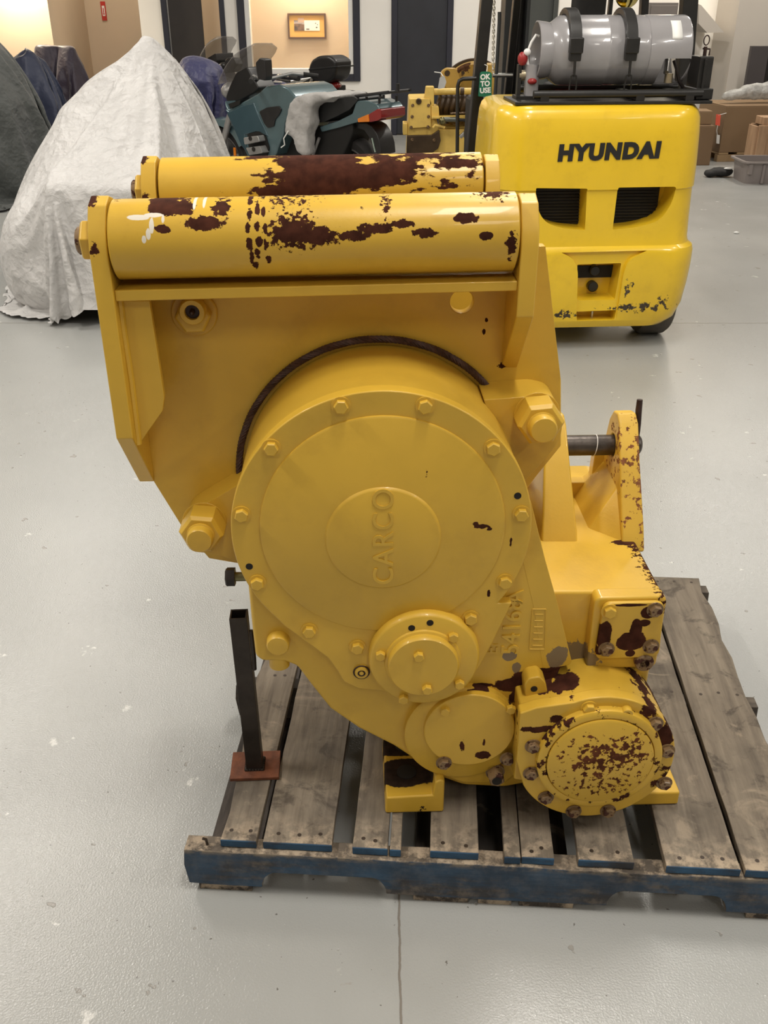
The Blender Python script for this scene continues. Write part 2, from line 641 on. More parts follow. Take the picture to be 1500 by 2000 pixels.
M_yel = paint('winch_yellow_enamel', YEL, blobs=[bl((0.2233, 0.5425), 0, .002, .006)], chips=0.735)
M_yel_cover = paint('winch_cover_enamel', YEL, chips=0.76, blobs=[
    bl((0.1643, 0.65), 0, .018, .006, .8), bl((0.1537, 0.6552), 0, .006, .006, .9), bl((0.1776, 0.6448), 0, .006, .005, .9),
    bl((0.1846, 0.5115), 0, .004, .009), bl((0.2168, 0.617), 0, .003, .014, .8), bl((0.0686, 0.7552), 0, .003, .018, .45)], bscale=140)
M_yel_case = paint('winch_case_enamel', YEL, chips=0.74, bscale=42, bamp=1.1, blobs=[
    bl((0.2428, 0.2892), 0, .042, .020, 1.25), bl((0.2947, 0.3097), 0, .060, .024, 1.3), bl((0.3422, 0.3204), 0, .034, .016, 1.2), bl((0.2543, 0.2619), 0, .02, .02, 1.1),
    bl((0.1796, 0.291), 0, .032, .006, 1.2)],
    grey=[bl((0.2336, 0.3567), 0, .017, .013, 1.1), bl((0.2488, 0.3302), 0, .011, .016, 1.1), bl((0.3229, 0.3531), 0, .026, .032, 1.1)])
M_yel_frame = paint('fairlead_enamel', YEL, chips=0.745, blobs=[
    bl((0.189, 0.9333), .2, .004, .007, .9), bl((0.1856, 0.91), .2, .004, .008, .9), bl((0.2213, 0.8475), .2, .009, .008, .9), bl((-0.4492, 1.0856), .12, .012, .016, .7),
    bl((0.2385, 1.1669), .15, .02, .012, .7), bl((-0.4533, 1.1536), .12, .012, .012, .8)], bscale=120)
M_roller_front = paint('front_roller_enamel', YEL, chips=0.715, cscale=16, rough=0.36, bscale=110, bamp=1.7, blobs=[
    bl((-0.338, 1.1487), .1, .030, .017, 1.3), bl((-0.3127, 1.1455), .1, .030, .012, 1.1), bl((-0.2757, 1.1254), .1, .036, .012, 1.4),
    bl((-0.3383, 1.1181), .1, .016, .007, 1.2), bl((-0.2483, 1.1443), .1, .020, .016, .75),
    ] + [bl((-0.2039, 1.1554), .1, .0055, .011, .9), bl((-0.2043, 1.1372), .1, .005, .011, .9), bl((-0.2071, 1.1195), .1, .005, .011, .9), bl((-0.2055, 1.0969), .1, .007, .013, 1.0), bl((-0.203, 1.074), .1, .006, .012, .9), bl((-0.1983, 1.0604), .1, .006, .010, .9), bl((-0.1926, 1.1613), .1, .0045, .010, .8), bl((-0.1922, 1.1432), .1, .005, .011, .9), bl((-0.1921, 1.1209), .1, .0055, .012, .9), bl((-0.1902, 1.0999), .1, .0075, .012, 1.1), bl((-0.1938, 1.0818), .1, .006, .011, .9), bl((-0.1833, 1.1613), .1, .0045, .009, .7), bl((-0.183, 1.1401), .1, .004, .012, .8), bl((-0.1796, 1.1185), .1, .0045, .010, .8), bl((-0.1794, 1.0951), .1, .006, .011, .9), bl((-0.1776, 1.0714), .1, .005, .010, .7),
    bl((-0.1349, 1.1128), .1, .055, .034, .85), bl((-0.1075, 1.1071), .1, .060, .020, .95), bl((-0.1442, 1.1663), .1, .07, .030, .4),
    bl((-0.0439, 1.1066), .1, .035, .010, .9), bl((-0.0081, 1.1173), .1, .035, .010, .9), bl((0.0316, 1.1232), .1, .030, .008, .9), bl((0.0692, 1.1105), .1, .028, .009, 1.0),
    bl((0.1323, 1.131), .1, .024, .009, 1.5), bl((0.1638, 1.1051), .1, .016, .008, 1.0), bl((0.2032, 1.0921), .1, .012, .03, .8), bl((0.1762, 1.1696), .1, .04, .022, .75),
    bl((0.0078, 1.1464), .1, .012, .030, .4), bl((-0.4137, 1.1605), .1, .010, .010, 1.0)],
    white=[bl((-0.3754, 1.1338), .1, .022, .0042, 1.3), bl((-0.3525, 1.1366), .1, .018, .0034, 1.2), bl((-0.3549, 1.1229), .1, .0045, .013, 1.3), bl((-0.3602, 1.1113), .1, .0045, .010, 1.3), bl((-0.3674, 1.1036), .1, .0042, .007, 1.3), bl((-0.3375, 1.132), .1, .003, .007, .9),
           bl((-0.2905, 1.1506), .1, .003, .009, 1.3), bl((-0.2756, 1.1521), .1, .003, .009, 1.3)])
M_roller_rear = paint('rear_roller_enamel', YEL, chips=0.69, cscale=18, rough=0.4, bscale=42, bamp=2.3, stretch=(0.45, 1, 1), blobs=[
    bl((-0.0909, 1.1334), .6, .16, .09, 1.0), bl((0.0502, 1.1374), .6, .12, .05, .55), bl((0.1509, 1.1484), .6, .12, .06, .42), bl((-0.1729, 1.0981), .6, .10, .03, .6),
    bl((-0.2298, 1.1569), .6, .06, .01, .5)])
M_motor = paint('motor_housing_enamel', YEL, chips=0.66, cscale=16, bscale=46, bamp=1.5, blobs=[
    bl((0.5163, 0.2259), 0, .028, .05, .9), bl((0.5357, 0.1233), 0, .03, .05, .6), bl((0.4839, 0.2878), 0, .03, .03, .6), bl((0.2895, 0.2514), 0, .06, .010, .8), bl((0.3112, 0.275), 0, .020, .014, .9),
    bl((0.3865, 0.2835), .05, .020, .03, 1.0, .035), bl((0.4399, 0.271), .08, .05, .03, .6, .02), bl((0.3256, 0.321), 0, .045, .03, 1.2, .045), bl((0.3008, 0.2937), .02, .03, .03, 1.1, .05), bl((0.2611, 0.2522), 0, .02, .012, .7), bl((0.5059, 0.2452), .05, .05, .05, .6, .06)])
M_cap = paint('motor_cap_enamel', YEL, chips=0.69, cscale=34, bscale=95, bamp=2.3, rust=(0.075, 0.024, 0.011), blobs=[
    bl((0.4096, 0.1983), 0, .11, .055, .42), bl((0.3777, 0.1843), 0, .06, .04, .36), bl((0.4452, 0.2196), 0, .05, .04, .36), bl((0.3969, 0.139), 0, .09, .04, .28)])
M_caprim = paint('motor_cap_rim_enamel', YEL, chips=0.56, cscale=26, bscale=60)
M_box = paint('gearbox_enamel', tuple(x * 1.04 for x in YEL), chips=0.70, cscale=22, rough=0.34, coat=0.25, blobs=[
    ((.52, .25, .47), (.03, .5, .06), .55), ((.49, .24, .466), (.03, .012, .02), 1.2)], bscale=110, bamp=1.6, bump=0.10,
    grey=[bl((0.3692, 0.3301), .05, .05, .035, 1.2)])
M_plate = paint('access_plate_enamel', YEL, chips=0.69, bscale=30, bamp=1.0, blobs=[
    bl((0.4602, 0.3832), .03, .033, .026, 1.4), bl((0.4646, 0.4086), .03, .014, .03, 1.3), bl((0.4797, 0.4243), .03, .014, .010, 1.2), bl((0.4069, 0.3962), .03, .018, .04, 1.3),
    bl((0.4028, 0.3636), .03, .02, .014, 1.2), bl((0.4835, 0.4458), .03, .016, .018, 1.3), bl((0.4617, 0.355), .03, .012, .01, 1.1), bl((0.4482, 0.4635), .03, .05, .004, .9)])
M_lug = paint('hitch_lug_enamel', tuple(x * 1.03 for x in YEL), chips=0.62, cscale=40, rough=0.45, bscale=80, bamp=1.8, blobs=[
    ((.53, .35, .58), (.014, .3, .2), .40), ((.50, .33, .60), (.05, .09, .10), .22)], rust=(0.14, 0.055, 0.025))
M_foot = paint('base_foot_enamel', YEL, chips=0.66, cscale=20, bscale=40, bamp=.7, blobs=[
    ((.045, .055, .045), (.075, .05, .06), 1.5), ((.045, .135, .045), (.075, .04, .06), 1.5), ((.09, .06, .06), (.05, .06, .03), 1.2)], rust=(0.020, 0.012, 0.008))
M_boltrust = paint('worn_bolt_steel', (0.21, 0.13, 0.06), chips=0.55, cscale=60, rough=0.5, rust=(0.04, 0.018, 0.014))
M_darkhole = plain('dark_bore', (0.010, 0.007, 0.005), 0.8)  # for hole discs: the shade inside the holes is put into the colour
M_blacksteel = plain('black_oxide_steel', (0.030, 0.024, 0.022), 0.42, 0.6, var=0.3, scale=30)
M_zinc = plain('yellow_zinc', (0.22, 0.20, 0.10), 0.35, 0.9, var=0.2, scale=20)
M_rope = plain('brown_wire_rope', (0.075, 0.038, 0.028), 0.55, 0.3, var=0.4, scale=90)
M_greystrip = plain('bare_grey_strip', (0.36, 0.31, 0.25), 0.4, 0.3, var=0.2, scale=20)
M_barepin = plain('bare_pin_steel', (0.10, 0.085, 0.075), 0.34, 0.75, var=0.35, scale=35, bump=0.05, bscale=160)
M_darkrust = plain('dark_rusty_steel', (0.045, 0.024, 0.020), 0.5, 0.4, var=0.3, scale=40)

W = thing('winch', 'large worn yellow winch with round bolted cover and roller fairlead, standing on the pallet', 'winch', (0, 1.39, .1306), 2)
CU, CW = -0.0033, 0.6396

# --- gear case casting
case_px = [(-0.2386, 0.5282), (-0.2377, 0.4463), (-0.2355, 0.3675), (-0.2239, 0.3567), (-0.1826, 0.3544), (-0.1605, 0.3432), (-0.1392, 0.3044), (-0.1017, 0.2407), (-0.0487, 0.191),
           (0.0188, 0.1447), (0.0719, 0.0977), (0.1157, 0.0595), (0.1607, 0.04), (0.244, 0.0344), (0.2797, 0.0732), (0.3078, 0.2109), (0.3361, 0.3382), (0.3078, 0.4443),
           (0.282, 0.5326), (0.2597, 0.6115), (0.2442, 0.677), (0.217, 0.759), (0.0008, 0.7994), (-0.2126, 0.7096)]
case = part('gear_case', MB().prism(case_px, .022, .225, 'y'), M_yel_case, W, 0.010, 3)
# lower boss carrying the idler cover
bc = (0.1516, 0.1851); be = (0.0398, 0.1886); br = abs(be[0] - bc[0])
part('idler_boss', MB().lathe([(br, .030), (br, .008), (br - .006, .004), (0, .004)], (bc[0], 0, bc[1]), 'y', 56), M_yel_case, W)
# fillet ridge beside the cover
part('case_rib', MB().prism(rpoly([(0.2483, 0.6874), (0.2823, 0.5701), (0.3121, 0.4778), (0.3534, 0.3364), (0.3008, 0.3162), (0.2701, 0.4677), (0.2211, 0.6483)], .01), .0215, .12, 'y'), M_yel_case, W, 0.018, 4)
# raised casting figures
lettering('casting_number', '54168', .047, .0022, M_yel_case, W, P3((0.2354, 0.4234), .0212), (0, 0, 1), (-1, 0, 0), .0004, 1.0, space=1.05)
lettering('casting_letter', 'A', .043, .0022, M_yel_case, W, P3((0.2366, 0.4892), .0212), (0, 0, 1), (-1, 0, 0), .0004)
lettering('casting_mark', 'EF', .034, .0016, M_yel_case, W, P3((0.2002, 0.3795), .0216), (0, 0, 1), (-1, 0, 0), .0003)
tb = MB()
a = (0.2772, 0.3786); b = (0.2861, 0.4582)
c0 = (0.27, 0.373); c1 = (0.2987, 0.3722); c2 = (0.2933, 0.4614); c3 = (0.2691, 0.462)
for p, q in ((c0, c1), (c1, c2), (c2, c3), (c3, c0)):
    tb.tube([P3(p, .0215), P3(q, .0215)], .0016, 6)
for k in range(6):
    t = (k + .6) / 6.4
    l = (c0[0] + (c3[0] - c0[0]) * t + .005, c0[1] + (c3[1] - c0[1]) * t)
    r = (c1[0] + (c2[0] - c1[0]) * t - .005, c1[1] + (c2[1] - c1[1]) * t)
    tb.tube([P3(l, .0215), P3(r, .0215)], .0015, 6)
part('casting_date_box', tb, M_yel_case, W)

# --- drum housing behind the cover
part('drum_housing', MB().lathe([(.249, .018), (.2515, .024), (.2515, .034), (.2500, .038), (.2505, .12), (.2495, .234), (.19, .234)], (CU, 0, CW), 'y', 96), M_yel, W)

# --- cover with ear
ring = circ(CU, CW, .2535, 120, R(-36), R(222))
ear = [(-0.1766, 0.4503), (-0.1381, 0.4135), (-0.1023, 0.3784), (-0.0863, 0.35), (-0.0737, 0.3226), (-0.0475, 0.3063), (-0.0095, 0.3004), (0.067, 0.2861), (0.1428, 0.3081), (0.177, 0.3523), (0.1968, 0.405), (0.2267, 0.491)]
cov = part('cover', MB().prism(ring + ear, 0, .0225, 'y'), M_yel_cover, W, 0.0028, 2)
dc = (-.002, .6455)
part('cover_dome', MB().lathe([(.2075, .004), (.2060, -.0030), (.2025, -.0052), (0, -.0075)], (dc[0], 0, dc[1]), 'y', 96), M_yel_cover, cov)
part('centre_disc', MB().lathe([(.1000, -.003), (.0965, -.0095), (.0930, -.0115), (0, -.0115)], (-.0016, 0, .6301), 'y', 72), M_yel_cover, cov)
lettering('raised_name', 'CARCO', .050, .0016, M_yel_cover, cov, ((0, 0.6354)[0], -.0118, (0, 0.6354)[1]), (0, 0, 1), (-1, 0, 0), .0004, 1.0, space=1.12)
bm_bolt = mesh_of('bolt', MB().hexa((0, 0, 0), .0118, .0105, washer=1.32, wh=.0022, turn=.2), 30)
bm_bolt.materials.append(M_yel)
bm_boltw = mesh_of('worn_bolt', MB().hexa((0, 0, 0), .0118, .0105, washer=1.32, wh=.0022, turn=.5), 30)
bm_boltw.materials.append(M_boltrust)
for i, p in enumerate([(-0.0676, 0.8691), (0.0646, 0.8672), (0.1764, 0.7929), (0.2306, 0.6704), (0.2111, 0.5364), (0.1543, 0.461), (-0.1806, 0.7986), (-0.2365, 0.6783), (-0.2188, 0.5439), (-0.1334, 0.4404), (-0.0481, 0.4022)]):
    stamp(bm_bolt, 'bolt', cov, (p[0], 0, p[1]), (0, i * .7, 0))
hole_me = mesh_of('bolt_hole_disc', MB().lathe([(.0062, .0005), (.0062, -.0006), (0, -.0006)], n=18), 30)  # slightly raised dark disc, hole shade painted instead of cut
hole_me.materials.append(M_darkhole)
for p in ((-0.2307, 0.5764), (0.2223, 0.7044)):
    stamp(hole_me, 'bolt_hole_disc', cov, (p[0], 0, p[1]))
pg = (-0.0413, 0.3465)
part('plug', MB().lathe([(.0150, .001), (.0150, -.0015), (.0130, -.0015), (.0120, -.0055), (.0075, -.0065), (.0065, -.003), (.0045, -.003), (.0040, -.006), (0, -.0065)], (pg[0], 0, pg[1]), n=24), M_yel, cov)
part('plug_ring', MB().tube([(pg[0] + .0142 * math.cos(q_), -.0022, pg[1] + .0142 * math.sin(q_)) for q_ in [2 * PI * i / 28 for i in range(28)]], .0014, 6, True).tube([(pg[0] + .0062 * math.cos(q_), -.0050, pg[1] + .0062 * math.sin(q_)) for q_ in [2 * PI * i / 20 for i in range(20)]], .0013, 6, True), M_darkrust, cov)['kind'] = 'stuff'

# --- bearing retainer
rc = (0.0721, 0.3843); rr = abs((-0.0264, 0.387)[0] - rc[0])
ret = part('bearing_retainer', MB().lathe([(rr + .002, .001), (rr + .002, -.012), (rr - .001, -.020), (rr - .004, -.022), (0, -.022)], (rc[0], 0, rc[1]), n=72), M_yel_cover, W)
kc = (0.0689, 0.3838); kr = abs((0.005, 0.3855)[0] - kc[0])
part('bearing_cap', MB().lathe([(kr + .006, -.020), (kr + .004, -.026), (kr, -.028), (kr, -.038), (kr - .003, -.042), (0, -.042)], (kc[0], 0, kc[1]), n=56), M_yel_cover, ret)
sm_bolt = mesh_of('bolt_small', MB().hexa((0, 0, 0), .0095, .009, washer=0, wh=0), 30)
sm_bolt.materials.append(M_yel)
for p in ((0.06, 0.4115), (0.0761, 0.3379)):
    stamp(sm_bolt, 'bolt', ret, (p[0], -.042, p[1]))
for p in ((-0.0072, 0.4005), (0.1218, 0.4375), (0.1368, 0.3319), (0.035, 0.3003)):
    stamp(sm_bolt, 'bolt', ret, (p[0], -.022, p[1]), (0, .3, 0))
for p in ((0.0479, 0.457), (0.0802, 0.4672)):
    stamp(hole_me, 'bolt_hole_disc', ret, (p[0], -.022, p[1]))

# --- idler cover (right edge cut straight)
ic = (0.1628, 0.2053); ir = abs((0.0758, 0.2079)[0] - ic[0]); cut = (0.2503, 0.2026)[0]
pts = [(min(x, cut), z) for x, z in circ(ic[0], ic[1], ir, 72)]
idc = part('idler_cover', MB().prism(pts, -.008, .01, 'y'), paint('idler_cover_enamel', YEL, chips=0.75, bscale=90, bamp=1.3, blobs=[
    bl((0.1911, 0.1435), 0, .022, .012, 1.0), bl((0.1786, 0.1109), 0, .020, .006, .9), bl((0.1501, 0.1709), 0, .007, .022, .75), bl((0.1915, 0.176), 0, .004, .010, .8)]), W, 0.003)
for p, me in (((0.1138, 0.2578), sm_bolt), ((0.2377, 0.2591), sm_bolt), ((0.1158, 0.1276), bm_boltw), ((0.2397, 0.1341), bm_boltw)):
    stamp(me, 'bolt', idc, (p[0], -.008, p[1]), (0, .4, 0))
dp = (0.2199, 0.0869)
dpm = MB().hexa((dp[0], .01, dp[1]), .0165, .030, washer=1.15, wh=.006)
dpo = part('drain_plug', dpm, M_boltrust, W)
part('plug_socket_disc', MB().lathe([(.0095, -.0195), (.0095, -.0207), (0, -.0207)], (dp[0], 0, dp[1]), n=18), M_darkhole, dpo)

# --- lobe at the lower left with its round boss and side bolt
lb = (-0.1915, 0.4042)
part('lobe_boss', MB().lathe([(.0215, .022), (.0205, .006), (.0185, .003), (0, .002)], (lb[0], 0, lb[1]), n=28), M_yel, W)
lk = (-0.1822, 0.3302)
part('lobe_foot', MB().cyl((lk[0] - .012, .042, lk[1] + .004), (lk[0] - .012, .042, lk[1] + .03), .019, n=24), M_yel, W)
sb = (-0.2715, 0.5092)
sbm = MB().cyl((sb[0], .075, sb[1]), (sb[0] + .06, .075, sb[1]), .0085, n=16)
sbo = part('side_bolt_shank', sbm, M_zinc, W)
part('side_bolt_head', MB().hexa((sb[0] + .004, .075, sb[1]), .0175, .017, (-1, 0, 0), washer=0, wh=0), M_blacksteel, sbo)
part('side_bolt_nut', MB().hexa((sb[0] + .042, .075, sb[1]), .0165, .014, (-1, 0, 0), washer=0, wh=0), M_boltrust, sbo)

# --- mounting arms with big nuts
armR = part('mounting_arm', MB().prism(rpoly([(0.1795, 0.8156), (0.2715, 0.8219), (0.3064, 0.8138), (0.3224, 0.7768), (0.3206, 0.7353), (0.2908, 0.6922), (0.2583, 0.6513), (0.2244, 0.6675)],
                                             [.002, .01, .02, .02, .02, .01, .01, .01]), .15, .236, 'y'), M_yel, W, 0.008, 3)
armL = part('mounting_arm', MB().prism(rpoly([(-0.2562, 0.6528), (-0.34, 0.6013), (-0.3634, 0.5834), (-0.3746, 0.5475), (-0.361, 0.5103), (-0.3103, 0.5048), (-0.2496, 0.4715)],
                                             [.005, .02, .015, .015, .015, .02, .005]), .165, .236, 'y'), M_yel, W, 0.008, 3)
for arm, ctr, v0, turn in ((armR, (0.2741, 0.7877), .150, .35), (armL, (-0.3287, 0.5745), .165, .15)):
    hx = MB().hexa((ctr[0], v0, ctr[1]), .041, .052, washer=1.0, wh=.002, turn=turn)
    nut = part('mounting_nut', hx, M_yel, arm, 0.002)
    part('stud', MB().lathe([(.0255, v0 - .05), (.0255, v0 - .055), (.0235, v0 - .056), (.0235, v0 - .070), (.0215, v0 - .073), (0, v0 - .074)], (ctr[0], 0, ctr[1]), n=32), M_yel, nut)

# --- wire rope laid round the flange
rp = MB()
for s in range(5):
    pts = []
    for i in range(300):
        t = 2 * PI * i / 300
        ph = 2 * PI * s / 5 + t * 44
        q = .2615 + .0038 * math.cos(ph)
        pts.append((CU + q * math.cos(t), .226 + .0038 * math.sin(ph), CW + .002 + q * math.sin(t)))
    rp.tube(pts, .0033, 5, True)
part('wire_rope', rp, M_rope, W, label='brown wire rope laid round the drum flange')

# --- drum behind the plate
part('drum', MB().lathe([(.255, .262), (.255, .285), (.17, .29), (.17, .50), (.255, .505), (.255, .528), (.05, .528)], (CU, 0, CW), 'y', 64), M_rope, W)

# --- fairlead plates
def fair_outline(v):
    return [(-.432, 1.070), (-0.4298, 0.6239), (-0.3866, 0.5249), (-0.3403, 0.4516), (-.20, .42), (.20, .45), (.30, .62), (0.3439, 0.6863), (0.3322, 0.8167), (.284, 1.060)]


fp = part('fairlead_plate', MB().prism(fair_outline(0), .236, .260, 'y'), M_yel_frame, W, 0.002)
h = (0.1443, 0.9655)
carve(fp, [MB().cyl((h[0], .2, h[1]), (h[0], .3, h[1]), .0205, n=40)])
part('fairlead_rear_plate', MB().prism(fair_outline(0), .530, .552, 'y'), M_yel_frame, W, 0.002)
gb = (-0.3215, 0.9505)
bos = part('fitting_boss', MB().lathe([(.040, .237), (.040, .231), (.038, .229), (0, .229)], (gb[0], 0, gb[1]), n=48), M_yel_frame, W)
part('fitting_nut', MB().hexa((gb[0], .231, gb[1]), .032, .022, washer=0, wh=0, turn=.3), M_yel_frame, bos, 0.002)
gf = (-0.3188, 0.9636)
part('fitting_ring', MB().lathe([(.0225, .212), (.0225, .196), (.0205, .193), (.0130, .193), (.0120, .200), (0, .201)], (gf[0], 0, gf[1]), n=36), M_yel_frame, bos)
part('grease_nipple', MB().lathe([(.0128, .2005), (.0128, .1995), (.005, .199), (.0045, .192), (.002, .189), (0, .189)], (gf[0], 0, gf[1]), n=20), M_darkrust, bos)


def side_prof(v_front, v_back, w_kink, w_bot, sgn=1):
    f = lambda v: v_front + (v - .12) * sgn
    return [(v_back, 1.075), (f(.228), 1.118), (f(.205), 1.150), (f(.178), 1.158), (f(.150), 1.148), (f(.128), 1.115), (v_front, 1.085), (v_front, w_kink), (v_back, w_bot)]


lo = (-0.4588, 0.6234)
lk2 = (-0.4614, 0.7648)
part('fairlead_side_plate', MB().prism(side_prof(.12, .237, lk2[1], lo[1]), -.457, -.428, 'x'), M_yel_frame, W, 0.0025)
rk = (0.2538, 0.9719)
ro = (0.2403, 0.8424)
part('fairlead_side_plate', MB().prism(side_prof(.12, .237, rk[1], ro[1]), .221, .250, 'x'), M_yel_frame, W, 0.0025)
part('fairlead_side_plate', MB().prism(side_prof(.67, .551, .80, .66, -1), -.457, -.428, 'x'), M_yel_frame, W, 0.0025)
part('fairlead_side_plate', MB().prism(side_prof(.67, .551, .98, .86, -1), .221, .250, 'x'), M_yel_frame, W, 0.0025)
# weld bead and gusset inside the left plate
gus = [(-0.4249, 0.9974), (-0.3785, 0.9969), (-0.377, 0.9521), (-0.3727, 0.8298), (-0.3782, 0.8034), (-0.4352, 0.7412), (-0.4465, 0.7374)]
part('gusset', MB().prism([(-.429, gus[0][1]), gus[1], gus[3], gus[4], (-.429, gus[5][1] - .004)], .150, .163, 'y'), M_yel_frame, W, 0.0015)
wl = MB().tube([(-.4265, .148, gus[0][1] + .01), (-.4275, .1485, .95), (-.4260, .148, .86), (-.4275, .148, gus[6][1] + .005)], .0065, 8)
part('weld_bead', wl, M_yel_frame, W)
# cross bar under the roller, bare strip along the plate
b0 = (-0.3835, 1.004); b1 = (-0.3816, 1.0198); b2 = (0.2227, 1.0132)
part('cross_bar', MB().prism([(-.428, b0[1] - .002), (.2215, b2[1]), (.2215, b2[1] + .016), (-.428, b1[1])], .128, .237, 'y'), M_yel_frame, W, 0.002)
part('wear_strip', MB().tube([(-.41, .205, 1.022), (.21, .205, 1.031)], .0045, 8), M_greystrip, W, label='bare grey strip under the front roller')


def roller(v, mat, nutside):
    z0, z1 = 1.0905, 1.0985
    ax0, ax1 = Vector((-.4245, v, z0)), Vector((.2175, v, z1))
    d = ax1 - ax0
    pr = [(0.0, .050), (0.0, .0585), (.006, .0620), (.25, .0622), (.5, .0622), (.75, .0622), (.994, .0620), (1.0, .0585), (1.0, .05)]
    mb = MB()
    rings = []
    for t, r in [(0, .058), (.004, .0622), (.2, .0622), (.4, .0622), (.6, .0622), (.8, .0622), (.996, .0622), (1, .058)]:
        c = ax0 + d * t
        rings.append([c + Vector((0, math.cos(2 * PI * i / 72) * r, math.sin(2 * PI * i / 72) * r)) for i in range(72)])
    mb.loft(rings)
    o = part('roller', mb, mat, W)
    pn = MB().hexa((-.457, v, z0 - .001), .034, .020, (-1, 0, 0), washer=0, wh=0)
    n = part('roller_nut', pn, M_yel_frame, o, 0.002)
    part('roller_pin', MB().lathe([(.022, -.455), (.022, -.483), (.019, -.486), (0, -.486)], (0, v, z0 - .001), 'x', 28), M_boltrust, o)
    return o


roller(.172, M_roller_front, 0)
roller(.620, M_roller_rear, 0)

# --- gearbox at the right: front, top, access plate
gx0, gx1, gz1 = .285, .519, .468
part('gearbox', MB().prism(rpoly([(gx0, .075), (gx1 - .002, .075), (gx1, gz1 - .01), (gx1 - .004, gz1), (gx0, gz1 + .004)], [.0, .01, .006, .006, .0]), .062, .49, 'y'), M_box, W, 0.007, 3)
part('rear_case', MB().prism(rpoly([(-.24, .32), (-.10, .12), (.10, .07), (.30, .07), (.30, .36), (.20, .44), (.12, .70), (-.2, .70)], .03), .22, .50, 'y'), M_yel_case, W, 0.008)
p0 = (0.3966, 0.3422); p1 = (0.5112, 0.4676)
pad = part('plate_pad', MB().prism(rpoly([(p0[0] - .012, p0[1] - .03), (gx1, p0[1] - .03), (gx1, p1[1] + .006), (p0[0] - .012, p1[1] + .006)], .015), .036, .070, 'y'), M_box, W, 0.005)
ap = part('access_plate', MB().prism(rpoly([(p0[0], p0[1]), (p1[0] + .006, p0[1] + .003), (p1[0], p1[1]), (p0[0] + .003, p1[1])], .016), .026, .036, 'y'), M_plate, W, 0.002)
for p, me in (((0.4111, 0.4514), bm_bolt), ((0.4946, 0.4528), bm_boltw), ((0.4981, 0.3712), bm_boltw), ((0.415, 0.3663), bm_boltw)):
    stamp(me, 'bolt', ap, (p[0], .026, p[1]), (0, .5, 0))
pq = (0.4908, 0.3327)
part('pipe_plug', MB().lathe([(.018, .04), (.018, .024), (.016, .021), (.009, .021), (.009, .028), (0, .028)], (pq[0], 0, pq[1]), n=24), M_boltrust, W)

# --- motor housing
mc = (.3970, .1755); mr = .1475
body = part('motor_body', MB().lathe([(.1455, -.040), (.1455, .02), (.1440, .06), (.1380, .12), (.08, .14)], (mc[0], 0, mc[1]), 'y', 72), M_motor, W)
tl = (0.2453, 0.2901); bl_ = (0.2649, 0.1194)
fl = circ(mc[0], mc[1], mr, 80, R(205), R(472))
fl = [p for p in fl]
mf = part('motor_flange', MB().prism(fl + [(tl[0] + .03, tl[1] + .012), tl, (tl[0] + .001, mc[1])], -.060, -.034, 'y'), M_motor, W, 0.003)
part('motor_side_block', MB().prism([(tl[0] + .004, tl[1] - .004), (mc[0] - .02, mc[1] + .143), (mc[0] - .02, mc[1] - .1), (tl[0] + .004, mc[1] - .07)], -.036, .06, 'y'), M_motor, W, 0.004)
cc = (0.3991, 0.1855)
part('motor_cap', MB().lathe([(.1000, -.070), (.0995, -.0785), (.0960, -.0810), (0, -.0800)], (cc[0], 0, cc[1]), n=80), M_cap, mf, label='rust-speckled round motor cap')
part('motor_cap_rim', MB().lathe([(.1180, -.058), (.1165, -.0735), (.1120, -.0765), (.1020, -.0760), (.1000, -.072), (.0985, -.068)], (cc[0], 0, cc[1]), n=80), M_caprim, mf)
for i, (p, me) in enumerate((((0.3698, 0.2996), bm_bolt), ((0.4963, 0.2597), bm_boltw), ((0.5277, 0.193), bm_boltw), ((0.5344, 0.1115), bm_boltw), ((0.2745, 0.2124), bm_boltw),
                             ((0.2757, 0.1451), bm_boltw), ((0.309, 0.0822), bm_boltw), ((0.3662, 0.0437), bm_boltw), ((0.4335, 0.0426), bm_boltw))):
    stamp(me, 'bolt', mf, (p[0], -.06, p[1]), (0, i * .5, 0))
sk = (0.4381, 0.2928)
part('socket_bolt', MB().lathe([(.0105, -.059), (.0105, -.072), (.0095, -.073), (.0050, -.073), (.0050, -.066), (0, -.066)], (sk[0], 0, sk[1]), n=20), M_yel, mf)
# lifting eye and small socket screw above it
eye = [(0.2632, 0.2842), (0.2589, 0.3169), (0.2656, 0.331), (0.2862, 0.3352), (0.2988, 0.3206), (0.3064, 0.2866)]
ey = part('lug_eye', MB().prism(rpoly(eye, .006), -.012, .026, 'y'), M_yel, W, 0.003)
eh = (0.2777, 0.3068)
part('eye_hole_disc', MB().lathe([(.0065, -.0115), (.0065, -.0126), (0, -.0126)], (eh[0], 0, eh[1]), n=18), M_darkhole, ey)
s2 = (0.2633, 0.2729)
part('socket_screw', MB().lathe([(.0105, .025), (.0105, -.012), (.0095, -.013), (.0050, -.013), (.0050, -.006), (0, -.006)], (s2[0], 0, s2[1]), n=20), M_yel, W)
part('link_block', MB().box(.262, .335, -.01, .03, .20, .275), M_yel_case, W, 0.008)

# --- hitch lugs and the web between them
def lug(x0, x1, zt, flare):
    pf = [(.235, gz1 - .02), (.255, gz1 + .02), (.330, .600), (.372, .672), (.395, .686), (.425, .680), (.445, .655), (.47, .56), (.485, gz1 - .02)]
    mb = MB()
    n = len(pf)
    vs = []
    for x, s in ((x0, -1), (x1, 1)):
        for v, w in pf:
            k = max(0.0, min(1.0, (w - gz1) / .22))
            vs.append((x + s * flare * (1 - k), v, w))
    fs = [tuple(range(n)), tuple(range(2 * n - 1, n - 1, -1))] + [(i, (i + 1) % n, n + (i + 1) % n, n + i) for i in range(n)]
    return mb.add(vs, fs)


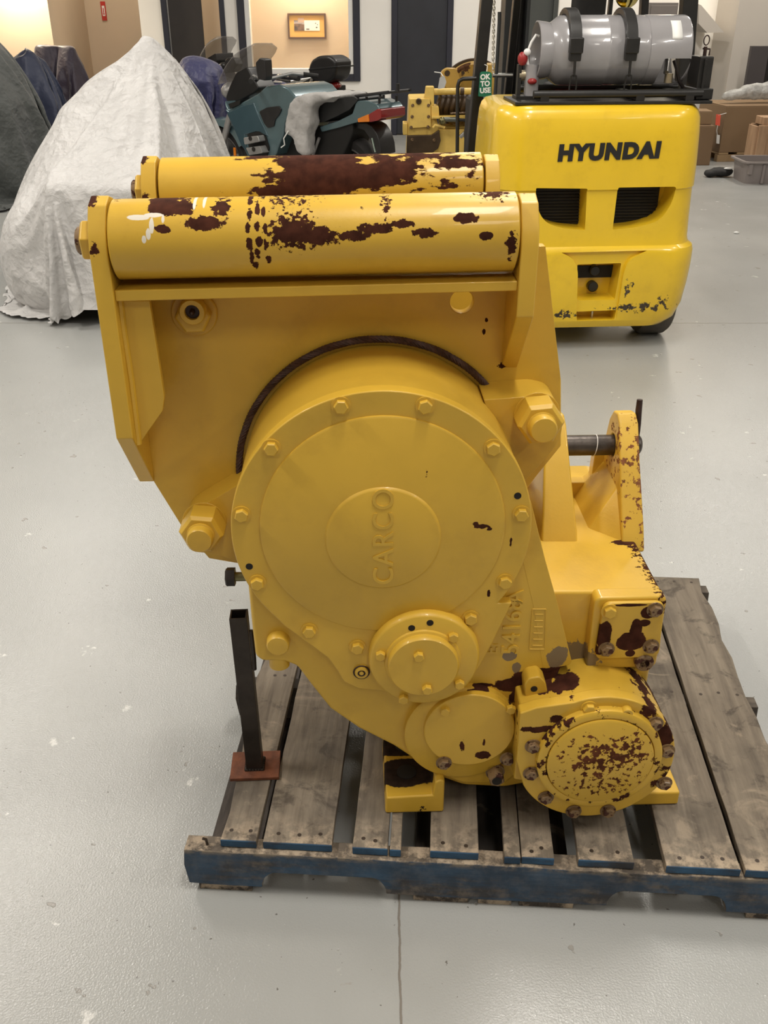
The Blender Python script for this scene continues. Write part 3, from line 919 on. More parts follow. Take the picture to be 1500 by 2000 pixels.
for lx0, lx1, fl_, mt_ in ((.492, .531, .004, M_lug), (.343, .382, .018, M_box)):
    carve(part('hitch_lug', lug(lx0, lx1, .69, fl_), mt_, W, 0.005, 3), [MB().cyl((lx0 - .03, .40, .612), (lx1 + .03, .40, .612), .0225, n=32)])
wd_ = MB().prism([(.36, gz1 - .01), (.50, gz1 - .01), (.50, .60), (.47, .60), (.468, .515), (.455, .503), (.36, .503)], .445, .475, 'y')
part('hitch_web', wd_, M_box, W, 0.003)
fw = MB().add([(.430, .30, gz1 - .003), (.494, .24, gz1 - .003), (.494, .45, gz1 - .003), (.430, .45, gz1 - .003), (.494, .33, .555), (.494, .45, .56)],
              [(0, 1, 4), (0, 4, 5, 3), (1, 2, 5, 4), (0, 3, 2, 1), (3, 5, 2)])
part('lug_fillet', fw, M_box, W, 0.004)
part('case_tail', MB().prism(rpoly([(.30, .30), (.50, .30), (.52, .40), (.50, .49), (.30, .49)], .02), .48, .56, 'y'), M_box, W, 0.006)

# --- base feet
ft = MB().prism([(0.002, 0), (.119, 0), (.119, .082), (.112, .086), (.100, .080), (.096, .046), (.004, .042)], -.012, .17, 'y')
fo = part('base_foot', ft, M_foot, W, 0.004)
for v in (.055, .135):
    part('bolt_hole_disc', MB().lathe([(.020, .0440), (.020, .0465), (.017, .0470), (0, .0470)], (.048, v, 0), 'z', 28), M_darkhole, fo)
part('base_foot', MB().box(.46, .594, -.009, .17, 0, .034), M_foot, W, 0.005)
part('base_foot', MB().box(.002, .119, .33, .50, 0, .042), M_foot, W, 0.004)
part('base_foot', MB().box(.44, .58, .33, .50, 0, .042), M_foot, W, 0.004)
part('base_web', MB().prism([(.13, .03), (.56, .03), (.50, .12), (.15, .16)], .18, .48, 'y'), M_yel_case, W, 0.006)
part('case_sump', MB().prism(rpoly([(0.1166, 0.0517), (0.162, 0.0293), (0.246, 0.0208), (0.2924, 0.0305), (.30, .12), (.10, .12)], .01), .03, .14, 'y'), M_yel_case, W, 0.008)

# ------------------------------------------------------------------ drawbar pin through the lugs
pin = thing('hitch_pin', 'dark bare steel pin with upright handle through the yellow hitch lugs', 'pin', W.matrix_basis @ Vector((.345, .40, .612)), 2)
pin.rotation_euler = (0, 0, R(2))
part('shaft', MB().lathe([(.0, 0), (.0215, .001), (.0215, .195), (.0205, .201), (.016, .205), (0, .205)], (0, 0, 0), 'x', 32), M_barepin, pin)
part('handle', MB().tube([(.196, 0, .018), (.195, 0, .045), (.193, .004, .075), (.193, .006, .098)], [.0050, .0055, .0068, .006], 10), M_darkrust, pin)
part('tie_ring', MB().tube([(.108 + .003 * math.sin(a), .0222 * math.cos(a), .0222 * math.sin(a)) for a in [2 * PI * i / 24 for i in range(24)]], .0009, 5, True), M_whitetrim, pin)

# ------------------------------------------------------------------ pallet
def wood(name, c0=(0.118, 0.094, 0.070), c1=(0.235, 0.195, 0.145), seed=0.0, blue=True, ax='y', bluemax=0.0):
    nb = NB(name)
    st = (9, 0.7, 9) if ax == 'y' else (0.7, 9, 9)
    sh = nb.n('ShaderNodeVectorMath', operation='ADD')
    nb.set(sh.inputs[0], nb.obj()); sh.inputs[1].default_value = (seed * 1.7, seed * 3.1, seed)
    vec = nb.scaled(st, sh.outputs[0])
    g = nb.rng(nb.noise(5, 8, 0.65, vec, 0.4), 0.33, 0.68)
    col = nb.mix(g, c0, c1)
    blot = nb.rng(nb.noise(4.5, 5, 0.6, sh.outputs[0]), 0.45, 0.7, 0, 0.75)
    col = nb.mix(blot, col, tuple(x * 0.36 for x in c0))
    spot = nb.rng(nb.noise(13, 6, 0.7, sh.outputs[0], 0.5), 0.56, 0.66, 0, 0.6)
    col = nb.mix(spot, col, (0.030, 0.022, 0.016))
    pale = nb.rng(nb.noise(7, 7, 0.7, sh.outputs[0], 0.6), 0.60, 0.68, 0, 0.55)
    col = nb.mix(pale, col, (0.36, 0.29, 0.21))
    x, y, z = nb.sep()
    # worn front ends
    nn = nb.noise(30, 6, 0.7)
    end = nb.math('MULTIPLY', nb.rng(y, 0.0, 0.09, 1, 0), nb.rng(nn, 0.45, 0.6))
    col = nb.mix(nb.math('MULTIPLY', end, 0.8), col, (0.48, 0.38, 0.27))
    if blue:
        bm_ = nb.rng(y, bluemax, bluemax + 0.002, 1, 0)
        wearb = nb.rng(nb.noise(11, 7, 0.68, nb.scaled((0.35, 1, 1.4))), 0.50, 0.60)
        zz = nb.rng(z, 0.0, 0.055, 0, 1)
        col = nb.mix(bm_, col, (0.035, 0.030, 0.028))
        k = nb.math('MULTIPLY', bm_, nb.math('SUBTRACT', 1.0, nb.math('MULTIPLY', wearb, 0.8)))
        bc_ = nb.mix(nb.rng(nb.noise(9, 4), .3, .7), (0.012, 0.032, 0.062), (0.034, 0.105, 0.20))
        if ax == 'x':
            edge = nb.math('MULTIPLY', nb.rng(z, 0.098, 0.112), nb.rng(nb.noise(22, 6, 0.7, nb.scaled((0.6, 1, 1))), 0.44, 0.54))
            k = nb.math('MULTIPLY', k, nb.math('SUBTRACT', 1.0, edge))
            col = nb.mix(nb.math('MULTIPLY', edge, bm_), col, (0.42, 0.34, 0.24))
        col = nb.mix(k, col, bc_)
    nb.bump(nb.noise(7, 6, 0.6, vec), 0.5, 0.004)
    return nb.out(col, 0.8)


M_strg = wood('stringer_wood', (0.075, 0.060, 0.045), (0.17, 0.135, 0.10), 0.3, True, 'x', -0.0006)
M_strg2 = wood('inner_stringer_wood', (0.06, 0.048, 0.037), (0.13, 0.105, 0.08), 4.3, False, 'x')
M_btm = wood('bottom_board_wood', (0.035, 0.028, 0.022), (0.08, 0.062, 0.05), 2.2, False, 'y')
M_nail = plain('nail_steel', (0.06, 0.045, 0.035), 0.5, 0.6)

PAL = thing('pallet', 'weathered wooden pallet with blue painted edge carrying the yellow winch', 'pallet', (-.39, 1.303, 0), -3.7)
LP = 1.235


def ragged(mb_pts, amp, rnd):
    return [(x + rnd.uniform(-amp, amp), z + rnd.uniform(-amp, amp)) for x, z in mb_pts]


def notch(x0, x1, z0, depth, n=6):
    out = []
    for i in range(n + 1):
        t = i / n * PI / 2
        out.append((x0 + .03 * (1 - math.cos(t)) * 1.0, z0 + depth * math.sin(t)))
    for i in range(n + 1):
        t = PI / 2 - i / n * PI / 2
        out.append((x1 - .03 * (1 - math.cos(t)) * 1.0, z0 + depth * math.sin(t)))
    return out


rnd = random.Random(3)
for k, y0 in enumerate((0.0, .50, .985)):
    prof = [(0.004, .020), (.05, .018), (.138, .018)] + notch(.150, .395, .018, .042) + [(.42, .018), (.60, .016), (.81, .018)] + notch(.822, 1.048, .018, .042) + [(1.07, .018), (LP - .004, .018), (LP, .055), (LP - .003, .112)]
    top = [(LP - (LP - 0.004) * i / 24, .1120 + (rnd.uniform(-.0022, .0008) if k == 0 else 0)) for i in range(1, 24)]
    mb = MB().prism(prof + top + [(0.002, .112), (-.002, .07)], y0, y0 + .038, 'y')
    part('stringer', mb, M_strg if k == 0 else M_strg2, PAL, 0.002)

boards = [((0.0721, 0.0131), (0.1425, 0.0113)), ((0.1553, 0.0122), (0.2895, 0.012)), ((0.3291, 0.0108), (0.3971, 0.009)), ((0.401, 0.0092), (0.4226, 0.0094)),
          ((0.4783, 0.0093), (0.5708, 0.0079)), ((0.6192, 0.0073), (0.6501, 0.0081)), ((0.652, 0.0082), (0.7137, 0.0085)), ((0.7588, 0.0078), (0.8634, 0.0049)),
          ((0.922, 0.0039), (1.0594, 0.0033)), ((1.068, 0.0038), (1.2119, 0.0013))]
nails = MB()
for i, (a, b) in enumerate(boards):
    x0, x1 = a[0], b[0]
    y0 = min(a[1], b[1]) + rnd.uniform(-.004, .004)
    y0 = max(-.003, min(.012, y0))
    n = 14
    y1 = 1.028 + rnd.uniform(-.006, .006)
    amp = .005 if i == 0 else .0012
    left = [(x0 + (rnd.uniform(-amp, amp) - (.022 * math.sin(PI * min(1, max(0, (t / n - .18) / .5))) if i == 0 else 0)) * (0 < t < n), y0 + (y1 - y0) * t / n) for t in range(n + 1)]
    amp = .010 if i == 9 else .0012
    right = [(x1 + rnd.uniform(-amp, amp * .3) * (0 < t < n), y0 + (y1 - y0) * t / n) for t in range(n + 1)]
    mb = MB().prism(left + right[::-1], .1125, .130, 'z')
    mt = wood('deck_board_wood', seed=i * 1.37 + .4, blue=True, bluemax=y0 + .0008)
    part('deck_board', mb, mt, PAL, 0.0018)
    w = x1 - x0
    for yy in (y0 + .022, .52, y1 - .025):
        for fx in ((.3, .7) if w < .12 else (.2, .5, .8)):
            if w > .04:
                px, py = x0 + w * fx + rnd.uniform(-.006, .006), yy + rnd.uniform(-.006, .006)
                nails.cyl((px, py, .1285), (px, py, .1304), .0042, n=8)
nails.tube([(.045, .016, .110), (.044, .014, .128), (.038, .012, .132)], .0028, 6)
nails.tube([(.93, .86, .130), (.97, .86, .140), (1.02, .855, .141)], .0026, 6)
no = part('nail', nails, M_nail, PAL)
no['kind'] = 'stuff'
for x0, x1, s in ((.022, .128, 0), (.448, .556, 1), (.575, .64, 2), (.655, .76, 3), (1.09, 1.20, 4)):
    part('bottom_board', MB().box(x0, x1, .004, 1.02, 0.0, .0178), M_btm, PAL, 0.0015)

# ------------------------------------------------------------------ prop stand under the left lobe
st = thing('support_stand', 'rusty square steel tube on a brown base plate propping the winch on the pallet', 'stand', (-.2725, 1.508, .1306), 3)
M_tube = plain('mill_scale_tube', (0.040, 0.032, 0.027), 0.42, 0.55, var=0.45, scale=14, bump=0.04, bscale=90)
M_brownrust = plain('orange_brown_rust', (0.150, 0.048, 0.020), 0.75, 0.1, var=0.4, scale=40, bump=0.12, bscale=140)
part('base_plate', MB().box(-.050, .052, -.040, .040, 0, .008), M_brownrust, st, 0.0015, label='rust-brown base plate')
tu = MB()
q = .0168; w_ = .0035; hh = .392
for x0, x1, y0, y1 in ((-q, q, -q, -q + w_), (-q, q, q - w_, q), (-q, -q + w_, -q + w_, q - w_), (q - w_, q, -q + w_, q - w_)):
    tu.box(x0, x1, y0, y1, .008, hh)
po = part('post', tu, M_tube, st, 0.0008)
po.rotation_euler = (0, R(-1.0), 0)
wb_ = MB()
for i in range(26):
    t = 2 * PI * i / 26
    wb_.ball((max(-q, min(q, 1.5 * q * math.cos(t))) * 1.03, max(-q, min(q, 1.5 * q * math.sin(t))) * 1.03, .009), .0042, 6, 5)
wb_.tube([(q - .001, -q * .6, .36), (q, -q * .9, .33), (q + .001, -q, .30), (q, -q * .9, .27)], .0045, 6)
part('weld_bead', wb_, M_tube, st)
# ------------------------------------------------------------------ forklift
M_fy = paint('forklift_yellow_paint', (0.80, 0.53, 0.020), rough=0.30, chips=0.80, cscale=12, grime=0.30, coat=0.35, bscale=40, bamp=1.7, rust=(0.05, 0.04, 0.03), var=0.04, bump=0.02, blobs=[
    (P3((0.2917, 0.2183), .05), (.22, .3, .035), .40), (P3((-0.0922, 0.1874), .05), (.10, .3, .03), .45), (P3((0.214, 0.3222), 0), (.03, .2, .08), .38), (P3((0.3921, 0.2421), .05), (.05, .3, .05), .45)])
M_black = plain('black_painted_steel', (0.014, 0.013, 0.012), 0.38, 0.0, var=0.3, scale=10)
M_blackrub = plain('black_rubber', (0.013, 0.012, 0.012), 0.75, var=0.3, scale=20)
M_tyregrey = plain('dusty_solid_tyre', (0.085, 0.075, 0.062), 0.8, var=0.25, scale=12)
M_slate = plain('slate_mast_paint', (0.045, 0.047, 0.047), 0.45, 0.1, var=0.15)
M_dark = plain('dark_recess_metal', (0.010, 0.009, 0.008), 0.6, 0.2)
M_chain = plain('bright_chain_steel', (0.50, 0.46, 0.38), 0.35, 0.8, var=0.3, scale=30)
M_tank = plain('grey_tank_paint', (0.30, 0.29, 0.295), 0.24, 0.0, var=0.06, scale=5, coat=0.5)
M_white = plain('white_paper', (0.82, 0.82, 0.79), 0.6, var=0.02)
M_red = plain('red_painted_part', (0.30, 0.020, 0.018), 0.4)
M_brass = plain('brass_fitting', (0.45, 0.38, 0.26), 0.35, 0.8)
M_letters = plain('black_lettering', (0.012, 0.011, 0.010), 0.5)

FK = thing('forklift', 'yellow forklift seen from behind with a grey gas tank strapped on top', 'forklift', (.98, 4.6, 0), 4)


def rrect(hw, y0, y1, rr_, rf, z, cx=0.02, n=8):
    pts = []
    for (px, py, a0, r) in ((cx + hw, y0, -PI / 2, rr_), (cx + hw, y1, 0, rf), (cx - hw, y1, PI / 2, rf), (cx - hw, y0, PI, rr_)):
        sx = 1 if px > cx else -1
        sy = 1 if py == y1 else -1
        c = (px - sx * r, py - sy * r)
        for k in range(n + 1):
            a = a0 + PI / 2 * k / n
            pts.append((c[0] + r * math.cos(a), c[1] + r * math.sin(a), z))
    return pts


lev = [(.105, .40, .06, .12), (.115, .45, .025, .14), (.15, .495, .004, .15), (.22, .520, -.010, .155), (.32, .532, -.018, .16), (.42, .538, -.020, .16), (.485, .538, -.019, .16), (.505, .532, -.014, .155), (.520, .512, .002, .15),
       (.545, .506, .005, .15), (.65, .500, .004, .15), (.775, .495, .003, .15), (.782, .500, -.006, .155), (.90, .496, -.005, .15), (1.02, .490, -.002, .15), (1.085, .484, .002, .15), (1.115, .474, .012, .145), (1.135, .455, .032, .13), (1.142, .42, .07, .11)]
cwt = part('counterweight', MB().loft([rrect(hw, y0, .62, r, .05, z) for z, hw, y0, r in lev]), M_fy, FK, 0, smooth=50)
carve(cwt, [
    MB().prism(rpoly([(-0.2776, 0.7931), (-0.0334, 0.788), (-0.0234, 0.5963), (-0.1355, 0.6075), (-0.2162, 0.6323), (-0.2602, 0.6939)], [.008, .008, .008, .03, .05, .05]), -.1, .15, 'y'),
    MB().prism(rpoly([(0.1119, 0.7909), (0.3925, 0.7922), (0.3835, 0.7205), (0.3366, 0.634), (0.2162, 0.6048), (0.1103, 0.5968)], [.008, .02, .05, .05, .03, .008]), -.1, .15, 'y'),
    MB().prism(rpoly([(-0.1329, 0.4969), (0.285, 0.4999), (0.1995, 0.4597), (0.1817, 0.3981), (0.1775, 0.2206), (0.1791, 0.1425), (-0.0286, 0.1417), (-0.0315, 0.2249), (-0.045, 0.4145), (-0.0729, 0.4691)], [.002, .002, .03, .03, .01, .002, .002, .01, .03, .03]), -.1, .003, 'y'),
    MB().prism(rpoly([(-0.0445, 0.4342), (0.1718, 0.4379), (0.1603, 0.257), (-0.0271, 0.2581)], .008), -.1, .13, 'y'),
    MB().prism(rpoly([(-0.0267, 0.2015), (0.1742, 0.2052), (0.1697, 0.1558), (-0.0195, 0.1546)], .006), -.1, .09, 'y'),
])
gl = part('radiator_grille', MB().box(-.36, .36, .135, .148, .60, .79), M_dark, FK, smooth=0)
sl = MB()
for i in range(12):
    z = .615 + i * .0145
    sl.box(-.35, .35, .127, .1355, z, z + .006)
slo = part('grille_slats', sl, M_dark, gl, smooth=0)
slo['kind'] = 'stuff'
pk = MB().box((-0.0104, 0.3967)[0], (0.1711, 0.3936)[0], .118, .129, (0.0524, 0.3395)[1], (0.0463, 0.3983)[1])
part('pocket_plate', pk, M_dark, FK, smooth=0)
for i, (px, py) in enumerate(((1162, 529), (1158, 560))):
    c = {0: (0.0741, 0.3774), 1: (0.0723, 0.2981)}[i]
    part('pin_boss', MB().lathe([(.026, .131), (.026, .098), (.022, .094), (0, .094)], (c[0], 0, c[1]), n=24), M_black, FK)
tp_ = (0.0706, 0.1638)
part('tow_pin', MB().cyl((tp_[0], .06, tp_[1] - .022), (tp_[0], .06, tp_[1] + .022), .007, n=12), M_steel, FK)
tc = (0.0503, 0.9469)
lettering('lettering', 'HYUNDAI', .092, .0015, M_letters, FK, (tc[0], -.0065, tc[1]), (1, 0, .022), (0, 0, 1), .0062, 1.05, shear=.05, space=1.14)
# stirrup feet and top tray
part('tray', MB().box(-.385, (0.5266, 1.1402)[0], .06, .36, 1.142, 1.156), M_black, FK, 0.003)
tr = MB()
tr.tube([(-.375, .10, 1.19), (.60, .10, 1.19)], .017, 12)
tr.tube([(-.30, .42, 1.19), (.60, .42, 1.19)], .017, 12)
part('tray_rail', MB().tube([(-.30, .08, 1.184), (.16, .08, 1.186), (.48, .08, 1.188)], .0175, 12), M_black, FK)
part('tray_rail', MB().tube([(-.30, .42, 1.184), (.48, .42, 1.188)], .0175, 12), M_black, FK)
for x in (-.25, .19, .42):
    part('rail_saddle', MB().box(x - .02, x + .02, .065, .43, 1.155, 1.185), M_black, FK, 0.003)
part('red_cover', MB().box(-.13, .14, .30, .40, 1.157, 1.178), M_red, FK, 0.004)
TX0, TZ, TY, TR = -.235, 1.355, .25, .146
# tank clamps
for cx in ((-0.1226, 1.4401)[0], (0.1297, 1.4397)[0]):
    rings = []
    for i in range(15):
        a = R(128 - i * 10)          # over the top from the back to the front
        for_r = []
        for rr_, xx in ((TR + .002, -.026), (TR + .002, .026), (TR + .030, .026), (TR + .030, -.026)):
            for_r.append((cx + xx, TY - rr_ * math.cos(a), TZ + rr_ * math.sin(a)))
        rings.append(for_r)
    cl = part('tank_clamp', MB().loft(rings), M_black, FK, 0.004)
    part('clamp_latch', MB().box(cx - .030, cx + .030, TY - TR - .040, TY - TR - .003, TZ - .005, TZ + .060), M_black, cl, 0.006)
    lk_ = MB().tube([(cx, TY - TR - .020, TZ), (cx + .002, TY - TR - .022, TZ - .10)], .006, 8)
    part('latch_rod', lk_, M_black, cl)
    part('latch_bail', MB().tube([(cx - .012, TY - TR - .020, TZ - .185), (cx - .016, TY - TR - .022, TZ - .14), (cx - .012, TY - TR - .024, TZ - .095), (cx, TY - TR - .026, TZ - .088), (cx + .012, TY - TR - .024, TZ - .095),
                                 (cx + .016, TY - TR - .022, TZ - .14), (cx + .012, TY - TR - .020, TZ - .185)], .0038, 8), M_black, cl)
# end bracket with lynch pin
ebx0, ebx1 = (0.4633, 1.2514)[0], (0.528, 1.2511)[0]
eb = part('tank_bracket', MB().box(ebx0, ebx1, .12, .26, 1.156, 1.335), M_black, FK, 0.006)
part('bracket_rib', MB().box(ebx0 + .018, ebx0 + .030, .105, .12, 1.165, 1.325), M_black, eb, 0.002)
part('bracket_foot', MB().box(ebx0 - .01, ebx1 + .006, .085, .30, 1.157, 1.205), M_black, eb, 0.006)
ly = (0.5104, 1.3952)
lp = MB().cyl((ly[0], .2, 1.33), (ly[0], .2, 1.372), .008, n=10)
lp.tube([(ly[0] + .013 * math.sin(t), .2, 1.398 + .020 * -math.cos(t)) for t in [2 * PI * i / 20 for i in range(20)]], .0028, 6, True)
lp.tube([(ly[0] + .022, .2, 1.335), (ly[0] + .022, .2, 1.362), (ly[0] - .012, .2, 1.364)], .004, 6)
part('lynch_pin', lp, M_darkrust, eb)
# overhead guard: rear legs, front legs, roof bars above the frame
def post(a, b, w, d, mat=M_black, name='guard_leg'):
    a = Vector(a); b = Vector(b)
    mb = MB()
    vs = []
    for p in (a, b):
        vs += [(p.x - w, p.y - d, p.z), (p.x + w, p.y - d, p.z), (p.x + w, p.y + d, p.z), (p.x - w, p.y + d, p.z)]
    mb.add(vs, [(0, 3, 2, 1), (4, 5, 6, 7), (0, 1, 5, 4), (1, 2, 6, 5), (2, 3, 7, 6), (3, 0, 4, 7)])
    return part(name, mb, mat, FK, 0.006)


pa, pb = (-0.4414, 0.824), (-0.398, 1.56)
dx = (pb[0] - pa[0]) / (pb[1] - pa[1])
post((pa[0] - dx * (pa[1] - .45), .9, .45), (pb[0] + dx * .6, .9, 2.16), .030, .035)
qa, qb = (0.6325, 1.3313), (0.5963, 1.56)
post((qa[0] - .0, .7, .9), (qb[0] - .06, .7, 2.16), .038, .035)
fa, fb = (0.6955, 1.4798), (0.6847, 1.56)
post((fa[0] + .02, 1.7, .9), (fb[0] - .05, 1.7, 2.16), .022, .03)
ga = (0.5299, 1.5326)
post((ga[0], 1.9, .9), (ga[0], 1.9, 2.16), .012, .02)
gl0 = (-0.0777, 1.2886)[0]
post((gl0, 1.9, .9), (gl0, 1.6, 2.16), .022, .03)
part('guard_roof', MB().box(-.45, .62, .6, 1.75, 2.15, 2.20), M_black, FK, 0.01)
hb = [(-0.5344, 0.8383), (-0.544, 1.1684), (-0.5369, 1.1926), (-0.5186, 1.2021), (-0.4495, 1.2042)]
part('grab_rail', MB().tube([(hb[0][0], .8, hb[0][1] - .45)] + [(p[0], .8, p[1]) for p in hb], .010, 10), M_black, FK)
# mast
mst = MB()
for px0, px1, y in ((0, 0, 2.1),):
    a = (-0.0808, 0.9738)[0]; b = (-0.01, 0.9734)[0]; c = (0.0574, 0.973)[0]; d = (0.0777, 0.9729)[0]
part('mast_rail', MB().box(a, b, 2.08, 2.24, .10, 2.3), M_slate, FK, 0.004)
part('mast_rail', MB().box(c, d, 2.08, 2.24, .10, 2.3), M_slate, FK, 0.003)
part('lift_cylinder', MB().cyl((b + .05, 2.2, .12), (b + .05, 2.2, 2.25), .045, n=20), M_black, FK)
r0 = (-0.2043, 1.4027)[0]
part('tilt_strut', MB().tube([(r0, 1.6, .75), (r0 + .004, 1.6, 1.45), (r0 + .002, 1.6, 1.50)], .011, 8), M_slate, FK)
part('strut_clamp', MB().cyl((r0 - .02, 1.6, (-0.1692, 1.1666)[1]), (r0 + .10, 1.6, (-0.1692, 1.1666)[1]), .012, n=10).cyl((r0 - .01, 1.6, (-0.2113, 0.9842)[1]), (r0 + .05, 1.6, (-0.2113, 0.9842)[1]), .012, n=10), M_steel, FK)['kind'] = 'stuff'
ch = MB()
c0 = (-0.2545, 1.56); c1 = (-0.2397, 1.1869)
nl = 26
for i in range(nl + 8):
    t = (i - 8) / nl
    z = c0[1] + (c1[1] - c0[1]) * t
    x = c0[0] + (c1[0] - c0[0]) * t
    ch.tube([(x + (.007 if i % 2 else .002) * math.cos(q), 1.5 + (.002 if i % 2 else .007) * math.sin(q), z + .013 * math.sin(q + (0 if i % 2 else 0)) * 1.0) for q in [2 * PI * k / 10 for k in range(10)]], .0024, 5, True)
cho = part('chain', ch, M_chain, FK)
cho['kind'] = 'stuff'
# seat, rear mirror
sa = (0.1552, 1.5104)[0]; sb_ = (0.3274, 1.5102)[0]
part('seat_back', MB().prism(rpoly([(sa, 1.10), (sb_, 1.10), (sb_, 1.78), (sa, 1.78)], .04), 1.25, 1.38, 'y'), M_blackrub, FK, 0.02)
part('seat_base', MB().box(sa - .04, sb_ + .3, 1.3, 1.8, 1.0, 1.12), M_blackrub, FK, 0.03)
part('engine_hood', MB().box(-.36, .46, .625, 1.75, .62, 1.05), M_dark, FK, 0.02)
part('body_frame', MB().box(-.30, .36, .55, 2.05, .16, .62), M_dark, FK, 0.01)
mi = (0.3665, 1.5788)
part('mirror', MB().lathe([(.0, 0), (.040, .004), (.062, .016), (.066, .026), (.060, .03), (0, .03)], (0, 0, 0), 'y', 28), plain('convex_mirror', (.6, .5, .2), .06, 1.0, var=0), FK).location = (mi[0], 1.0, mi[1] + .008)  # yellow reflection is put into the mirror's tint
# regulator at the left end of the tank
rg = MB().cyl((-.345, .22, 1.255), (-.275, .22, 1.255), .022, n=16)
ro_ = part('regulator', rg, M_brass, FK)
part('regulator_knob', MB().ball((-.335, .20, 1.325), (.024, .022, .030), 14, 8), M_red, ro_)
part('regulator_cap', MB().ball((-.318, .19, 1.352), (.017, .017, .016), 12, 8), M_whitetrim, ro_)
part('filter_bowl', MB().cyl((-.285, .21, 1.165), (-.285, .21, 1.30), .033, n=18), M_tank, ro_)
part('red_fitting', MB().ball((-.290, .175, 1.232), (.022, .018, .014), 12, 8), M_red, ro_)
part('regulator_bracket', MB().box(-.36, -.245, .17, .27, 1.156, 1.17).box(-.352, -.336, .20, .24, 1.17, 1.30), M_black, ro_)['kind'] = 'stuff'
part('gas_hose', MB().tube([(-.30, .22, 1.28), (-.31, .24, 1.34), (-.29, .25, 1.39), (-.27, .25, 1.42), (-.255, .25, 1.415)], .006, 8), M_whitetrim, ro_)
# wheels
def wheel(x, y, r, w):
    o = part('wheel', MB().lathe([(r * .5, x - w * .9), (r * .93, x - w), (r, x - w * .75), (r, x + w * .75), (r * .93, x + w), (r * .5, x + w * .9)], (0, y, r), 'x', 40), M_tyregrey, FK)
    part('hub', MB().lathe([(r * .52, x - w * .86), (r * .3, x - w * .95), (0, x - w * .95)], (0, y, r), 'x', 24).lathe([(r * .52, x + w * .86), (r * .3, x + w * .95), (0, x + w * .95)], (0, y, r), 'x', 24), M_fy, o)['kind'] = 'stuff'


wheel(.445, .29, .20, .075)
wheel(-.40, .29, .20, .075)
wheel(.40, 1.75, .27, .11)
wheel(-.36, 1.75, .27, .11)

# ------------------------------------------------------------------ gas tank
TK = thing('gas_tank', 'grey steel gas cylinder lying in black clamps on top of the yellow forklift', 'gas tank', FK.matrix_basis @ Vector((0, 0, 0)), 4)
TK.location = (.98, 4.6, 0)
x0 = (-0.2215, 1.3587)[0]; xs = (-0.1686, 1.4402)[0]; xe = (0.2484, 1.4395)[0]; xc = (0.419, 1.4392)[0]
prof = [(0, x0 - .010), (.085, x0 - .006), (.115, x0 + .012), (.134, x0 + .038), (.1435, xs), (TR, xs + .03), (TR, (xs + xe) / 2 - .008), (TR + .002, (xs + xe) / 2 - .004), (TR + .002, (xs + xe) / 2 + .004), (TR, (xs + xe) / 2 + .008),
        (TR, xe - .045), (.143, xe - .02), (.132, xe + .01), (.10, xe + .035), (0, xe + .045)]
bd = part('body', MB().lathe(prof, (0, TY, TZ), 'x', 64), M_tank, TK)
col_ = part('collar', MB().lathe([(TR - .006, xe - .028), (TR + .001, xe - .022), (TR + .001, xc - .012), (TR - .003, xc - .002), (TR - .010, xc), (TR - .010, xc - .012), (TR - .008, xe - .02), (TR - .006, xe - .028)], (0, TY, TZ), 'x', 64), M_tank, TK)
wa = (0.2876, 1.328); wb2 = (0.4252, 1.2195)
carve(col_, [MB().prism(rpoly([(wa[0] + .004, wa[1]), (wb2[0] - .004, wa[1]), (wb2[0] - .02, TZ - .11), (wb2[0] - .05, TZ - .16), (wa[0], TZ - .16), (wa[0] - .006, TZ - .11)], .012), -.1, .27, 'y')])
part('foot_ring', MB().lathe([(.115, x0 + .012), (.119, x0 - .004), (.124, x0 - .046), (.119, x0 - .048), (.110, x0 - .005), (.108, x0 + .012)], (0, TY, TZ), 'x', 56), M_tank, TK)
vx = (0.343, 1.2457)
va = MB().cyl((vx[0], .165, vx[1] - .022), (vx[0], .165, vx[1] + .018), .019, n=18)
vo = part('valve', va, M_brass, TK)
part('valve_stem', MB().cyl((vx[0] - .01, .18, vx[1] + .02), (vx[0] + .01, .24, vx[1] + .075), .012, n=12), M_steel, vo)
part('valve_hose', MB().tube([(vx[0] + .02, .18, vx[1] + .07), (vx[0] + .035, .165, vx[1] + .03), (vx[0] + .050, .160, vx[1] - .015), (vx[0] + .075, .165, vx[1] - .042)], .008, 8), M_blacksteel, vo)
# paper label following the curve of the collar
la, lb_, lc = (0.3194, 1.4637), (0.366, 1.4637), (0.3298, 1.3942)
lm = MB()
rows = []
for i in range(9):
    ang = R(57 - i * 4.6)
    rows.append([(lx_, TY - (TR + .0022) * math.cos(ang), TZ + (TR + .0022) * math.sin(ang)) for lx_ in (la[0], lb_[0])])
vs = [p for r_ in rows for p in r_]
lm.add(vs, [(2 * i, 2 * i + 1, 2 * i + 3, 2 * i + 2) for i in range(8)])
lab = part('label', lm, M_white, col_, smooth=60)
sd = lab.modifiers.new('thick', 'SOLIDIFY'); sd.thickness = .0008

# ------------------------------------------------------------------ tag on the guard leg
M_green = plain('green_card', (0.010, 0.155, 0.085), 0.45, var=0.06)
tg = thing('safety_tag', 'green OK TO USE card hanging on the left guard leg of the forklift', 'tag', (0, 0, 0), 4)
tg.location = (.98, 4.6, 0)
ty_ = .80
t0, t1, t2, t3 = (-0.4297, 1.2353), (-0.3682, 1.2303), (-0.3645, 1.1138), (-0.4348, 1.1191)
part('card', MB().prism(rpoly([t3, t2, t1, ((t1[0] + t0[0]) / 2 + .008, t1[1] + .006), t0], [.004, .004, .012, .01, .012]), ty_, ty_ + .003, 'y'), M_green, tg, smooth=0)
tc_ = (-0.4002, 1.1798)
lettering('words', 'OK\nTO\nUSE', .034, .0006, M_white, tg, (tc_[0] - .001, ty_ - .0008, tc_[1] - .002), (1, 0, .06), (-.06, 0, 1), .0014, 1.0, line=.94)
